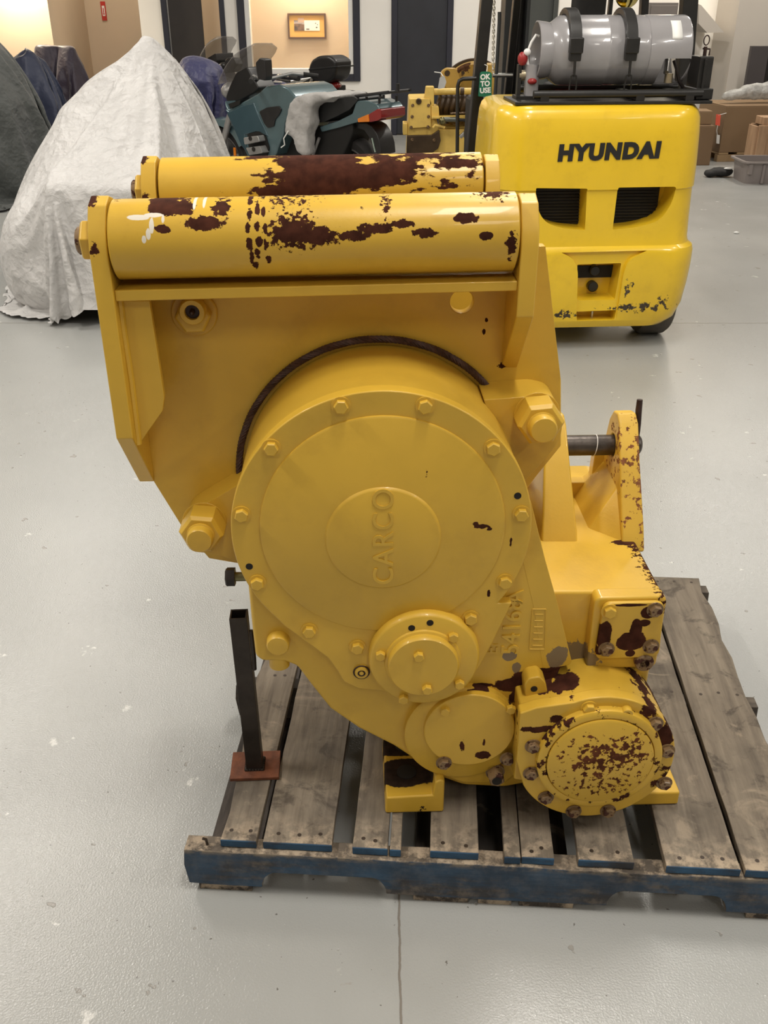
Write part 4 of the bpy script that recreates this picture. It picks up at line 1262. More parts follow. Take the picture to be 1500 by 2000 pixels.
part('tie', MB().tube([(t1[0] - .028, ty_ + .001, t1[1]), (t1[0] - .02, ty_ + .03, t1[1] + .03), (t1[0] - .03, ty_ + .06, t1[1] + .035)], .0018, 6), M_white, tg)

# ------------------------------------------------------------------ draped covers
def sim_cover(name, label, props, rect, z0, res, mat, frames=46, group=None, stiff=6.0, bend=1.2, sub=1, mass=.25, turn=0.0, drop=None, ripple=.012, seed=0.0, sq=2.6):
    """a sheet dropped over stand-in shapes of the covered machine; the settled sheet is kept, the stand-ins go"""
    made = []
    for mb in props:
        c = link('stand_in', mesh_of('stand_in', mb, 0))
        c.modifiers.new('collision', 'COLLISION')
        c.collision.thickness_outer = .012
        c.collision.cloth_friction = 12
        made.append(c)
    x0, x1, y0, y1 = rect
    nx, ny = res
    cx, cy = (x0 + x1) / 2, (y0 + y1) / 2
    vs, fs = [], []
    rot = Matrix.Rotation(R(turn), 3, 'Z')
    for j in range(ny + 1):
        for i in range(nx + 1):
            p = Vector((x0 + (x1 - x0) * i / nx - cx, y0 + (y1 - y0) * j / ny - cy, 0))
            # the corners of the sheet are rounded off
            p.z = z0 + ripple * mnoise.noise(Vector((p.x * 3 + seed, p.y * 3, seed)))
            q = rot @ p
            vs.append((q.x + cx, q.y + cy, q.z))
    for j in range(ny):
        for i in range(nx):
            a = j * (nx + 1) + i
            fs.append((a, a + 1, a + nx + 2, a + nx + 1))
    # round sheet: what lies outside the ellipse is left away
    ins = [abs(((v[0] - cx) * math.cos(R(-turn)) - (v[1] - cy) * math.sin(R(-turn))) / ((x1 - x0) / 2)) ** sq + abs(((v[0] - cx) * math.sin(R(-turn)) + (v[1] - cy) * math.cos(R(-turn))) / ((y1 - y0) / 2)) ** sq <= 1.0 for v in vs]
    fs = [f for f in fs if all(ins[i] for i in f)]
    used = sorted({i for f in fs for i in f})
    ix = {a: b for b, a in enumerate(used)}
    me = bpy.data.meshes.new(name)
    me.from_pydata([vs[i] for i in used], [], [tuple(ix[i] for i in f) for f in fs])
    o = link(name, me)
    m = o.modifiers.new('cloth', 'CLOTH')
    s = m.settings
    s.quality = 5
    s.mass = mass
    s.tension_stiffness = s.compression_stiffness = stiff
    s.shear_stiffness = stiff
    s.bending_stiffness = bend
    s.tension_damping = s.compression_damping = s.shear_damping = 5
    s.air_damping = 1.5
    m.collision_settings.collision_quality = 2
    m.collision_settings.distance_min = .012
    m.collision_settings.use_self_collision = False
    m.point_cache.frame_start = 1
    m.point_cache.frame_end = frames
    for f in range(1, frames + 1):
        SC.frame_set(f)
    dg = bpy.context.evaluated_depsgraph_get()
    new = bpy.data.meshes.new_from_object(o.evaluated_get(dg))
    o.modifiers.clear()
    o.data = new
    bpy.data.meshes.remove(me)
    for c in made:
        d = c.data
        bpy.data.objects.remove(c)
        bpy.data.meshes.remove(d)
    SC.frame_set(1)
    for v in new.vertices:
        v.co.z = max(v.co.z, .006)
    new.materials.clear()
    new.materials.append(mat)
    new.polygons.foreach_set('use_smooth', [True] * len(new.polygons))
    if sub:
        ss = o.modifiers.new('smooth', 'SUBSURF'); ss.levels = ss.render_levels = sub
    return tag(o, label, 'cover', group)
def hull(levels, sq=3.0, n=40, inset=.015):
    rings = []
    for z, xl, xr, yn, yf in levels:
        cx, cy, rx, ry = (xl + xr) / 2, (yn + yf) / 2, (xr - xl) / 2 - inset, (yf - yn) / 2 - inset
        ring = []
        for i in range(n):
            c, s = math.cos(2 * PI * i / n), math.sin(2 * PI * i / n)
            k = (abs(c) ** sq + abs(s) ** sq) ** (-1 / sq)
            ring.append((cx + rx * k * c, cy + ry * k * s, z))
        rings.append(ring)
    return MB().loft(rings)


def ground(y0, y1):
    return MB().box(-9, 3, y0, y1, -.3, -.004)


def cloth(name, c, rough=0.75, bump=0.25, var=0.06, sheen=0.2):
    nb = NB(name)
    wv = nb.n('ShaderNodeVectorMath', operation='ADD')
    ws = nb.n('ShaderNodeVectorMath', operation='SCALE')
    nb.set(ws.inputs[0], nb.noise(6, 3, .5, None, 0, True)); ws.inputs['Scale'].default_value = .18
    nb.set(wv.inputs[0], nb.obj()); nb.set(wv.inputs[1], ws.outputs[0])
    v1 = nb.voronoi(9, nb.scaled((1, 1, .7), wv.outputs[0])); v2 = nb.voronoi(21, wv.outputs[0])
    h = nb.math('ADD', nb.math('ADD', nb.math('MULTIPLY', v1, .75), nb.math('MULTIPLY', v2, .28)), nb.math('MULTIPLY', nb.noise(13, 6, .6, None, 1.0), .5))
    nb.bump(h, bump, .05)
    f = nb.rng(nb.noise(3, 4), .35, .65)
    nb.b.inputs['Sheen Weight'].default_value = sheen
    return nb.out(nb.mix(f, tuple(x * (1 - var) for x in c), tuple(x * (1 + var) for x in c)), rough)


M_wcover = cloth('white_cover_fabric', (0.54, 0.53, 0.52), 0.55, 0.55)
M_gcover = cloth('dark_grey_cover_fabric', (0.050, 0.055, 0.052), 0.55, 0.35)
M_ncover = cloth('navy_cover_fabric', (0.022, 0.030, 0.066), 0.55, 0.2)
M_pcover = cloth('plum_navy_cover_fabric', (0.030, 0.020, 0.038), 0.5, 0.2)
M_bcover = cloth('violet_blue_cover_fabric', (0.026, 0.028, 0.100), 0.5, 0.35)

CV = 'covers draped over parked machines'
wl = [(0.02, -2.10, -.86, 5.30, 6.85), (.40, (-2.21, 0.2621)[0], -.94, 5.34, 6.82), (.70, (-2.0712, 0.6943)[0], -1.06, 5.48, 6.78), (.80, (-1.9972, 0.8082)[0], (-1.0552, 0.7954)[0], 5.56, 6.72), (.98, (-1.9166, 1.025)[0], (-1.1129, 1.0205)[0], 5.80, 6.6),
      (1.10, (-1.7711, 1.1757)[0], (-1.1749, 1.1757)[0], 5.92, 6.5), (1.20, (-1.5974, 1.2506)[0], (-1.235, 1.2668)[0], 6.02, 6.42), (1.30, (-1.4581, 1.3129)[0], (-1.3207, 1.3129)[0], 6.10, 6.32), (1.355, (-1.4066, 1.3494)[0], (-1.3677, 1.3494)[0], 6.15, 6.22)]
bike = [ground(3, 9), hull(wl),
        MB().prism([(5.10, .05), (5.9, .05), (5.9, .84), (5.5, .80), (5.14, .755), (5.06, .70)], -1.72, -1.20, 'x'),
        MB().ball((-1.91, 5.52, .30), (.25, .30, .30), 14, 9), MB().ball((-1.10, 5.55, .30), (.20, .30, .30), 14, 9)]
sim_cover('motorcycle_cover', 'crumpled white cover draped over a motorcycle behind the winch', bike, (-3.12, .12, 4.29, 7.80), 1.40, (108, 112), M_wcover, bend=.15, stiff=12, ripple=.07, frames=48, group=CV)

gl_ = [(0.02, -5.4, (-3.0086, -0.0004)[0], 8.30, 9.7), (.45, -5.4, (-3.0256, 0.3753)[0], 8.24, 9.7), (.80, -5.3, (-3.084, 0.636)[0], 8.26, 9.6), (1.00, -5.2, (-3.1928, 0.8126)[0], 8.32, 9.55), (1.13, -5.1, (-3.2543, 1.0077)[0], 8.40, 9.5),
       (1.24, -4.9, (-3.3236, 1.1511)[0], 8.5, 9.4), (1.31, -4.6, (-3.4059, 1.222)[0], 8.7, 9.2)]
sim_cover('motorcycle_cover', 'dark grey cover over a machine at the left edge behind the white one', [ground(6, 13), hull(gl_, 2.6)], (-6.2, -1.95, 7.0, 10.45), 1.40, (64, 64), M_gcover, frames=40, bend=.2, stiff=12, ripple=.06, seed=4.0, group=CV)
na = [(0.02, -4.9, (-3.4457, 0.1189)[0], 10.85, 11.4), (.60, (-4.0979, 0.4335)[0], (-3.5077, 0.4335)[0], 10.9, 11.35), (.90, (-3.9556, 0.8391)[0], (-3.6169, 0.8391)[0], 10.95, 11.3), (1.05, (-3.8378, 1.0655)[0], (-3.7223, 1.046)[0], 11.0, 11.2), (1.13, (-3.7896, 1.1528)[0], (-3.768, 1.1528)[0], 11.08, 11.14)]
sim_cover('motorcycle_cover', 'navy blue cover with a single peak, between the grey and the plum covers', [ground(9, 14), hull(na, 2.4, 28)], (-6.0, -2.5, 9.85, 12.4), 1.18, (60, 44), M_ncover, frames=34, bend=.2, stiff=12, seed=7.0, group=CV)


def peak(px, py, y, w=.05, r=.16):
    return hull([(.02, px - r * 1.4, px + r * 1.4, y - .3, y + .3), (py * .8, px - r * .6, px + r * .6, y - .16, y + .16), (py, px - w, px + w, y - .06, y + .06)], 2.2, 20)


q0_, q1_ = (-4.0834, 1.0796), (-3.7757, 1.0687)
sim_cover('motorcycle_cover', 'plum coloured cover sagging between two peaks, behind the single-peak navy cover', [ground(11, 15), peak(q0_[0] + .03, q0_[1] - .01, 12.5, .075, .2), peak(q1_[0] + .01, q1_[1] - .01, 12.5, .085, .24), MB().box(q0_[0], q1_[0] + .15, 12.3, 12.7, .02, .55)],
          (q0_[0] - 1.1, q1_[0] + 1.4, 11.3, 13.7), 1.20, (64, 52), M_pcover, frames=34, bend=.1, stiff=5, seed=9.0, group=CV)
pl_ = [(0.02, -2.45, -1.72, 9.45, 10.15), (.55, -2.42, (-1.5547, 0.4848)[0], 9.42, 10.12), (.86, (-1.9389, 0.8338)[0], (-1.5276, 0.8163)[0], 9.44, 10.05), (.97, (-1.9089, 0.9387)[0], (-1.5271, 0.9387)[0], 9.48, 10.0), (1.04, (-1.8819, 1.0165)[0], (-1.5872, 1.0165)[0], 9.54, 9.9), (1.08, (-1.8495, 1.0526)[0], (-1.7065, 1.0526)[0], 9.66, 9.8)]
sim_cover('motorcycle_cover', 'violet blue cover over a machine beside the teal motorcycle', [ground(8, 12), hull(pl_, 2.8, 32)], (-3.5, -.62, 8.55, 11.0), 1.14, (48, 44), M_bcover, frames=34, bend=.15, stiff=10, ripple=.06, seed=2.0, group=CV)

# ------------------------------------------------------------------ teal motorcycle
M_teal = plain('teal_metallic_paint', (0.082, 0.135, 0.150), 0.22, 0.25, var=0.08, coat=0.6)
M_teald = plain('teal_lower_paint', (0.045, 0.088, 0.108), 0.25, 0.25, var=0.08, coat=0.5)
M_vinyl = plain('black_vinyl', (0.012, 0.012, 0.012), 0.5, var=0.2)
M_plast = plain('black_plastic', (0.014, 0.013, 0.013), 0.4, var=0.2)
M_alu = plain('cast_aluminium', (0.36, 0.35, 0.34), 0.42, 0.6, var=0.2)
M_screen = glass_mat('smoked_screen', (0.36, 0.33, 0.30), 0.02, 0.40)
M_orange = plain('orange_lens', (0.72, 0.20, 0.012), 0.2, coat=0.4)
M_redlens = plain('red_lens', (0.22, 0.010, 0.010), 0.15, coat=0.5)
M_tyre = plain('tyre_rubber', (0.016, 0.014, 0.013), 0.7, var=0.3, scale=18)


def bike_wheel(parent, x, r=.31, w=.075, spokes=5):
    t = part('wheel', MB().lathe([(r * .72, -w * .8), (r * .90, -w), (r * .985, -w * .55), (r, 0), (r * .985, w * .55), (r * .90, w), (r * .72, w * .8), (r * .70, 0)], (x, 0, r), 'y', 56), M_tyre, parent)
    rm = MB().lathe([(r * .73, -w * .72), (r * .66, -w * .6), (r * .64, 0), (r * .66, w * .6), (r * .73, w * .72), (r * .735, 0)], (x, 0, r), 'y', 48)
    part('rim', rm, M_alu, t)
    sp = MB().cyl((x, -.05, r), (x, .05, r), .045, n=20)
    for i in range(spokes):
        a = 2 * PI * i / spokes + .3
        sp.cyl((x + .03 * math.cos(a), 0, r + .03 * math.sin(a)), (x + r * .67 * math.cos(a), 0, r + r * .67 * math.sin(a)), .024, .016, n=8)
    part('spokes', sp, M_alu, t)['kind'] = 'stuff'
    part('brake_disc', MB().lathe([(.13, .060), (.13, .065), (.06, .065), (.06, .060)], (x, 0, r), 'y', 32), M_steel, t)


def screen(mb, a, b, hw0, hw1, n=14, m=8, bow=.10):
    """curved windscreen: a, b = (x, z) of the foot and the top on the centre line"""
    vs = []
    for j in range(m + 1):
        t = j / m
        for i in range(n + 1):
            s = -1 + 2 * i / n
            hw = hw0 + (hw1 - hw0) * t
            if t > .75:
                hw *= math.sqrt(max(.08, 1 - ((t - .75) / .25) ** 2 * .85))
            bx = -bow * s * s
            lean = .05 * math.sin(PI * t)
            vs.append((a[0] + (b[0] - a[0]) * t + bx + lean, s * hw, a[1] + (b[1] - a[1]) * t))
    fs = [(j * (n + 1) + i, j * (n + 1) + i + 1, (j + 1) * (n + 1) + i + 1, (j + 1) * (n + 1) + i) for j in range(m) for i in range(n)]
    return mb.add(vs, fs)


BK = thing('motorcycle', 'teal touring motorcycle with smoked windscreen and rear rack, grey cloth over its seat', 'motorcycle', (-.25, 8.0, 0), 140, 'parked motorcycles')
bike_wheel(BK, 0.0)
bike_wheel(BK, 1.50, .30, .06)
mainf = [(1.198, 0.8247), (1.1488, 0.7567), (0.992, 0.8167), (0.7837, 0.8968), (0.6779, 0.9583), (0.5318, 0.9762), (0.4368, 0.955), (0.3509, 0.8934), (0.3771, 0.833), (0.4442, 0.7619), (0.4893, 0.6909), (0.5064, 0.6133), (0.5651, 0.5313),
         (0.6132, 0.4449), (0.7254, 0.3991), (0.9371, 0.38), (1.0253, 0.5021), (1.1078, 0.6164), (1.1732, 0.7116)]
fr_ = part('fairing', MB().prism(mainf, -.26, .26, 'y'), M_teal, BK, 0.045, 4)
panel = [(1.1877, 0.763), (1.1393, 0.7422), (0.983, 0.7985), (0.8273, 0.8305), (0.7868, 0.7486), (0.7283, 0.6637), (0.6758, 0.5781), (0.8181, 0.6065), (0.9569, 0.5725), (0.9465, 0.4289), (1.0163, 0.4837), (1.091, 0.6104)]
part('side_panel', MB().prism(panel, .235, .268, 'y'), M_teald, fr_, 0.012, 3)
part('side_panel', MB().prism(panel, -.268, -.235, 'y'), M_teald, fr_, 0.012, 3)
knee = rpoly([(0.7679, 0.7655), (0.6755, 0.8016), (0.5397, 0.8209), (0.5069, 0.7966), (0.5451, 0.749), (0.5885, 0.7158), (0.6042, 0.6651), (0.6766, 0.6484), (0.716, 0.6765)], .015)
part('knee_panel', MB().prism(knee, .25, .272, 'y'), M_plast, fr_, 0.004)
vent = rpoly([(1.1324, 0.8016), (0.9784, 0.8413), (0.9946, 0.8056), (1.1111, 0.7676)], .006)
part('vent', MB().prism(vent, .20, .272, 'y'), M_dark, fr_)
recess = rpoly([(0.9255, 0.5832), (0.7814, 0.6175), (0.706, 0.5841), (0.6717, 0.4927), (0.7217, 0.4011), (0.908, 0.3843)], .02)
eo = part('engine_recess', MB().prism(recess, .22, .272, 'y'), M_dark, BK)
for q0, q1, q2, q3 in (((0.9004, 0.5636), (0.727, 0.5925), (0.707, 0.5472), (0.8936, 0.5086)), ((0.8773, 0.486), (0.7097, 0.5156), (0.6782, 0.4631), (0.8392, 0.4333))):
    e = part('cylinder_cover', MB().prism(rpoly([q0, q1, q2, q3], .012), .26, .34, 'y'), M_alu, BK, 0.012, 3)
    cx_, cz_ = (q1[0] * .6 + q3[0] * .4), (q1[1] * .5 + q2[1] * .5)
    part('cover_bolt', MB().cyl((cx_ + .02, .338, cz_ - .005), (cx_ + .02, .346, cz_ - .005), .018, n=16), M_darkhole, e)
# front mudguard
mg = MB()
rings = []
for i in range(13):
    a = R(20 + i * 11)
    rings.append([(1.50 + (.335 + d) * math.cos(a), y, .30 + (.335 + d) * math.sin(a)) for y, d in ((-.09, -.04), (-.07, .01), (0, .025), (.07, .01), (.09, -.04), (.06, -.006), (0, .008), (-.06, -.006))])
mg.loft(rings)
mgo = part('front_mudguard', mg, M_teal, BK)
part('reflector', MB().box(1.28, 1.31, .085, .097, .36, .43), M_orange, mgo, 0.004)
part('fork_leg', MB().cyl((1.50, .11, .30), (1.22, .11, .85), .028, n=14), M_alu, BK)
part('fork_leg', MB().cyl((1.50, -.11, .30), (1.22, -.11, .85), .028, n=14), M_alu, BK)
# cockpit
part('cockpit', MB().prism(rpoly([(1.3138, 0.8264), (1.2509, 0.9247), (1.1632, 1.0297), (1.0215, 1.081), (0.9677, 1.007), (0.8902, 0.9263), (0.955, 0.8846), (1.1229, 0.8209), (1.2804, 0.7803)], .02), -.06, .14, 'y'), M_plast, BK, 0.03, 3)
part('headlamp', MB().ball(((1.3234, 0.8805)[0] + .0, .06, (1.3234, 0.8805)[1]), (.06, .10, .07), 16, 10), M_alu, BK)
a_, b_ = (1.3596, 0.9438), (1.0455, 1.2494)
sc_ = part('windscreen', screen(MB(), (a_[0], a_[1]), (b_[0], b_[1]), .26, .22), M_screen, BK, smooth=70)
m_ = sc_.modifiers.new('thick', 'SOLIDIFY'); m_.thickness = .005
for sgn, poly in ((1, [(0.7064, 1.13), (0.657, 1.1641), (0.5947, 1.1553), (0.5933, 1.105), (0.5938, 1.0325), (0.6078, 1.0027), (0.6884, 1.0102), (0.7009, 1.0647)]),):
    mo = part('mirror', MB().prism(rpoly(poly, .012), .26, .34, 'y'), M_plast, BK, 0.015, 3)
mp = [(x, z + .0) for x, z in rpoly([(1.7416, 1.0843), (1.6981, 1.1105), (1.6178, 1.1088), (1.5895, 1.0605), (1.6296, 0.9971), (1.7668, 0.9833)], .012)]
part('mirror', MB().prism(mp, -.34, -.26, 'y'), M_plast, BK, 0.015, 3)
for sgn in (1, -1):
    h_ = MB().tube([(.98, sgn * .05, .98), (.86, sgn * .22, 1.02), (.74, sgn * .36, 1.00)], .013, 10)
    ho = part('handlebar', h_, M_alu, BK)
    part('grip', MB().tube([(.80, sgn * .29, 1.012), (.72, sgn * .385, .997)], .019, 10), M_blackrub, ho)
# seat and tail
part('seat', MB().prism(rpoly([(0.2973, 0.801), (0.2398, 0.8415), (0.053, 0.8885), (-0.1581, 0.9213), (-0.2093, 0.9028), (-0.1197, 0.8262), (0.0033, 0.775), (0.1794, 0.7115), (0.2566, 0.7213)], .02), -.15, .16, 'y'), M_vinyl, BK, 0.03, 3)
part('front_seat', MB().prism(rpoly([(0.4978, 0.8567), (0.3854, 0.8331), (0.263, 0.8179), (0.2671, 0.7356), (0.4951, 0.7206)], .02), -.15, .16, 'y'), M_vinyl, BK, 0.03, 3)
tl_ = part('tail_fairing', MB().prism(rpoly([(0.2125, 0.6784), (0.0136, 0.7368), (-0.1363, 0.7976), (-0.1796, 0.8899), (-0.2821, 0.8991), (-0.3826, 0.8766), (-0.4125, 0.8432), (-0.352, 0.7969), (-0.1977, 0.7437), (0.0153, 0.6849), (0.1918, 0.6421)], .012), -.13, .15, 'y'), M_teal, BK, 0.025, 3)
part('indicator_lens', MB().prism(rpoly([(-0.1948, 0.7658), (-0.3032, 0.8051), (-0.3129, 0.7521), (-0.1995, 0.7408)], .006), -.14, .158, 'y'), M_orange, tl_, 0.006)
part('tail_lamp', MB().prism(rpoly([(-0.3031, 0.8047), (-0.3942, 0.8493), (-0.4241, 0.844), (-0.429, 0.7843), (-0.3888, 0.7639), (-0.3076, 0.7477)], .008), -.135, .152, 'y'), M_redlens, tl_, 0.010, 3)
rk_ = MB()
ra, rb2 = (-0.1522, 0.9191), (-0.4796, 0.9641)
for y in (-.13, .13):
    rk_.tube([(ra[0], y, ra[1]), (rb2[0], y, rb2[1])], .011, 8)
for t in (.05, .35, .65, .95):
    x = ra[0] + (rb2[0] - ra[0]) * t; z = ra[1] + (rb2[1] - ra[1]) * t
    rk_.tube([(x, -.13, z), (x, .13, z)], .009, 8)
rk_.tube([(rb2[0] + .02, .0, rb2[1] + .0), (rb2[0] + .02, 0, rb2[1] + .05)], .014, 8)
for x, z0 in (((-0.2389, 0.9147)[0], (-0.2383, 0.8613)[1]), ((-0.3654, 0.9215)[0], (-0.3651, 0.8438)[1])):
    for y in (-.10, .10):
        rk_.tube([(x, y, z0 - .03), (x, y, ra[1])], .010, 8)
part('luggage_rack', rk_, M_plast, BK)['kind'] = 'stuff'
part('rear_mudguard', MB().prism([(-0.0831, 0.7303), (-0.2298, 0.7329), (-0.2813, 0.7146), (-0.3323, 0.66), (-0.3628, 0.5891), (-0.373, 0.5161), (-0.3317, 0.505), (-0.2701, 0.6075), (-0.198, 0.6794), (-0.0928, 0.6866)], -.09, .09, 'y'), M_plast, BK, 0.008)
# number plate on the mudguard
na_ = (-0.2432, 0.5792)
npl = part('number_plate', MB().box(-.006, 0, -.095, .095, -.052, .052), plain('pale_green_plate', (.42, .52, .44), .4), BK, 0.002)
npl.location = (na_[0] - .055, .005, na_[1]); npl.rotation_euler = (0, R(18), 0)
lettering('plate_number', 'A440C', .062, .0006, plain('green_figures', (.02, .11, .06), .5), npl, (-.0066, 0, -.008), (0, -1, 0), (0, 0, 1), .0008, .85)
part('underbody', MB().prism(rpoly([(.10, .30), (.30, .22), (1.05, .22), (1.15, .40), (1.1, .62), (.30, .66), (.05, .72), (-.12, .74), (-.12, .66)], .03), -.13, .13, 'y'), M_dark, BK, 0.02)
part('exhaust', MB().tube([(.95, .20, .30), (.45, .22, .25), (.05, .24, .33), (-.22, .24, .38)], [.025, .03, .05, .055], 14), M_alu, BK)
part('foot_peg', MB().tube([(.35, .14, .36), (.35, .27, .36)], .012, 8).tube([(.35, .15, .36), (.20, .17, .60)], .012, 8), M_alu, BK)['kind'] = 'stuff'
part('side_stand', MB().tube([(.72, .15, .26), (.66, .30, .012)], .013, 8).cyl((.66, .30, 0.0), (.66, .30, .014), .035, n=14), M_plast, BK)['kind'] = 'stuff'

# grey cloth cover thrown over the seat of the teal motorcycle
M_grcloth = cloth('light_grey_cloth', (0.40, 0.385, 0.37), 0.7, .3)


def soft(name, mb, mat, voxel=.016, amp=.02, scale=.12, parent=None, it=6):
    o = part(name, mb, mat, parent, smooth=80)
    r = o.modifiers.new('remesh', 'REMESH'); r.mode = 'VOXEL'; r.voxel_size = voxel; r.use_smooth_shade = True
    s = o.modifiers.new('soft', 'SMOOTH'); s.iterations = it; s.factor = .6
    tx = bpy.data.textures.get('folds%g' % scale) or bpy.data.textures.new('folds%g' % scale, 'CLOUDS')
    tx.noise_scale = scale
    tx.noise_depth = 3
    d = o.modifiers.new('folds', 'DISPLACE'); d.texture = tx; d.strength = amp; d.mid_level = .5
    return o


gc = MB().prism([(0.4463, 0.7316), (0.4055, 0.8314), (0.3283, 0.8983), (0.216, 0.9332), (0.0326, 0.9425), (-0.0718, 0.9195), (-0.0291, 0.8959), (0.1104, 0.8738), (0.1783, 0.8154), (0.1898, 0.6967), (0.2318, 0.6338), (0.225, 0.5513), (0.2169, 0.491), (0.2743, 0.4707),
                 (0.3416, 0.488), (0.3805, 0.5999), (0.4588, 0.6321)], .165, .30, 'y')
gc.prism([(0.4301, 0.8482), (0.2858, 0.9187), (0.0147, 0.9291), (0.0162, 0.8859), (0.2014, 0.8464), (0.3481, 0.8008)], -.20, .20, 'y')
go = soft('seat_cloth', gc, M_grcloth, .018, .035, .10)
go.matrix_basis = BK.matrix_basis.copy()
tag(go, 'light grey cloth cover thrown over the seat of the teal motorcycle', 'cloth')
part('drawstring', MB().tube([((0.4018, 0.6483)[0], .31, (0.4018, 0.6483)[1]), ((0.4459, 0.5918)[0], .32, (0.4459, 0.5918)[1]), ((0.4494, 0.5417)[0], .31, (0.4494, 0.5417)[1]), ((0.4917, 0.5189)[0], .31, (0.4917, 0.5189)[1])], .005, 6), M_white, go)

# ------------------------------------------------------------------ black motorcycle with top box, behind the teal one
BD = thing('motorcycle', 'black motorcycle with a rounded top box, parked behind the teal one', 'motorcycle', (-.35, 9.35, 0), 140, 'parked motorcycles')
bike_wheel(BD, 0.0)
bike_wheel(BD, 1.50, .30, .06)
tbx = rpoly([(0.2953, 0.9488), (0.2977, 1.0244), (0.2627, 1.0839), (0.1724, 1.1238), (0.0479, 1.1316), (-0.0126, 1.1091), (-0.0484, 1.0859), (-0.0393, 0.9957), (-0.0066, 0.9366), (0.069, 0.9083), (0.2081, 0.902)], .03)
to = part('top_box', MB().prism(tbx, -.05, .17, 'y'), M_plast, BD, 0.045, 4)
part('lid_band', MB().prism([(0.2839, 1.0168), (-0.0668, 1.0503), (-0.0664, 1.038), (0.2848, 1.0001)], -.06, .174, 'y'), M_vinyl, to, 0.004)
part('box_carrier', MB().box(.10, .36, -.12, .12, .83, .875), M_plast, BD, 0.006)
part('seat', MB().prism(rpoly([(0.662, 0.8362), (0.4723, 0.8712), (0.299, 0.9387), (0.2741, 0.9229), (0.3424, 0.8516), (0.5434, 0.7984), (0.6658, 0.7833)], .015), -.14, .14, 'y'), M_vinyl, BD, 0.02, 3)
part('fuel_tank', MB().ball((.95, 0, .74), (.30, .17, .15), 20, 12), M_bcover, BD)
part('tail_fairing', MB().prism(rpoly([(-.20, .70), (.40, .66), (.42, .78), (.10, .84), (-.18, .83)], .03), -.12, .12, 'y'), M_plast, BD, 0.02, 3)
part('grab_bar', MB().tube([(0.3275, 0.8272)[:1] + (.15,) + (0.3275, 0.8272)[1:], (0.2993, 0.8713)[:1] + (.15,) + (0.2993, 0.8713)[1:], (0.2707, 0.9278)[:1] + (.15,) + (0.2707, 0.9278)[1:]], .013, 10), M_steel, BD)
part('rear_lamp', MB().ball(((0.0915, 0.8783)[0], .05, (0.0915, 0.8783)[1]), (.06, .08, .04), 14, 8), M_redlens, BD)
hb0, hb1, hb2 = (0.7147, 0.8921), (0.5168, 0.9597), (0.1607, 0.9454)
hbo = part('handlebar', MB().tube([(hb0[0] + .06, .05, hb0[1] - .02), (hb0[0], .25, hb0[1]), (hb1[0], .32, hb1[1]), (hb2[0] + .16, .38, hb2[1] + .012)], .014, 10), M_steel, BD)
part('grip', MB().tube([(hb1[0] - .06, .335, hb1[1] - .004), (hb2[0] + .03, .40, hb2[1] + .004)], .021, 10), M_blackrub, hbo)
part('brake_lever', MB().tube([(hb1[0], .36, hb1[1] - .03), (hb2[0] + .12, .42, hb2[1] - .02)], .009, 8), M_plast, hbo)
part('handlebar', MB().tube([(hb0[0] + .06, -.05, hb0[1] - .02), (hb0[0], -.25, hb0[1]), (hb1[0] - .1, -.38, hb1[1])], .014, 10), M_steel, BD)
part('frame', MB().prism(rpoly([(.05, .34), (.35, .22), (1.10, .22), (1.2, .60), (1.05, .70), (.30, .68)], .03), -.12, .12, 'y'), M_dark, BD, 0.02)
part('fork', MB().cyl((1.50, 0, .30), (1.14, 0, .92), .05, n=14), M_dark, BD)
part('side_stand', MB().tube([(.72, .13, .26), (.66, .28, .012)], .013, 8), M_plast, BD)

# ------------------------------------------------------------------ third motorcycle: tall windscreen beside the doorway
BE = thing('motorcycle', 'dark motorcycle with a tall windscreen rising behind the violet blue cover', 'motorcycle', (-1.15, 10.6, 0), 140, 'parked motorcycles')
bike_wheel(BE, 0.0)
bike_wheel(BE, 1.50, .30, .06)
e0, e1 = (1.0587, 0.938), (0.7822, 1.2249)
so_ = part('windscreen', screen(MB(), (e0[0] - .02, e0[1]), (e1[0], e1[1]), .22, .19, bow=.16), M_screen, BE, smooth=70)
m_ = so_.modifiers.new('thick', 'SOLIDIFY'); m_.thickness = .005
part('fairing', MB().prism(rpoly([(.72, .60), (1.22, .60), (1.28, .80), (1.10, .95), (.80, .93), (.62, .75)], .04), -.20, .20, 'y'), M_plast, BE, 0.03, 3)
part('cockpit', MB().prism(rpoly([(0.9651, 0.9455), (0.8057, 1.0293), (0.6872, 1.0715), (0.6796, 1.0042), (0.7682, 0.9427)], .01), -.12, .12, 'y'), M_plast, BE, 0.012)
em = (0.4519, 0.9679)
part('mirror', MB().ball((em[0], .22, em[1]), (.06, .05, .035), 14, 8), M_plast, BE)
part('handlebar', MB().tube([(e0[0] - .2, .02, e0[1] - .06), (em[0] + .08, .16, em[1] - .07), (em[0], .22, em[1] - .02)], .013, 8), M_steel, BE)
part('seat', MB().prism(rpoly([(-.25, .72), (.65, .66), (.68, .76), (.2, .80), (-.22, .86)], .03), -.13, .13, 'y'), M_vinyl, BE, 0.02)
part('frame', MB().prism(rpoly([(.05, .34), (.35, .22), (1.10, .22), (1.2, .62), (.70, .70), (.05, .68)], .03), -.12, .12, 'y'), M_dark, BE, 0.02)
part('fork', MB().cyl((1.50, 0, .30), (1.14, 0, .86), .05, n=14), M_dark, BE)
part('side_stand', MB().tube([(.72, .13, .26), (.66, .28, .012)], .013, 8), M_plast, BE)

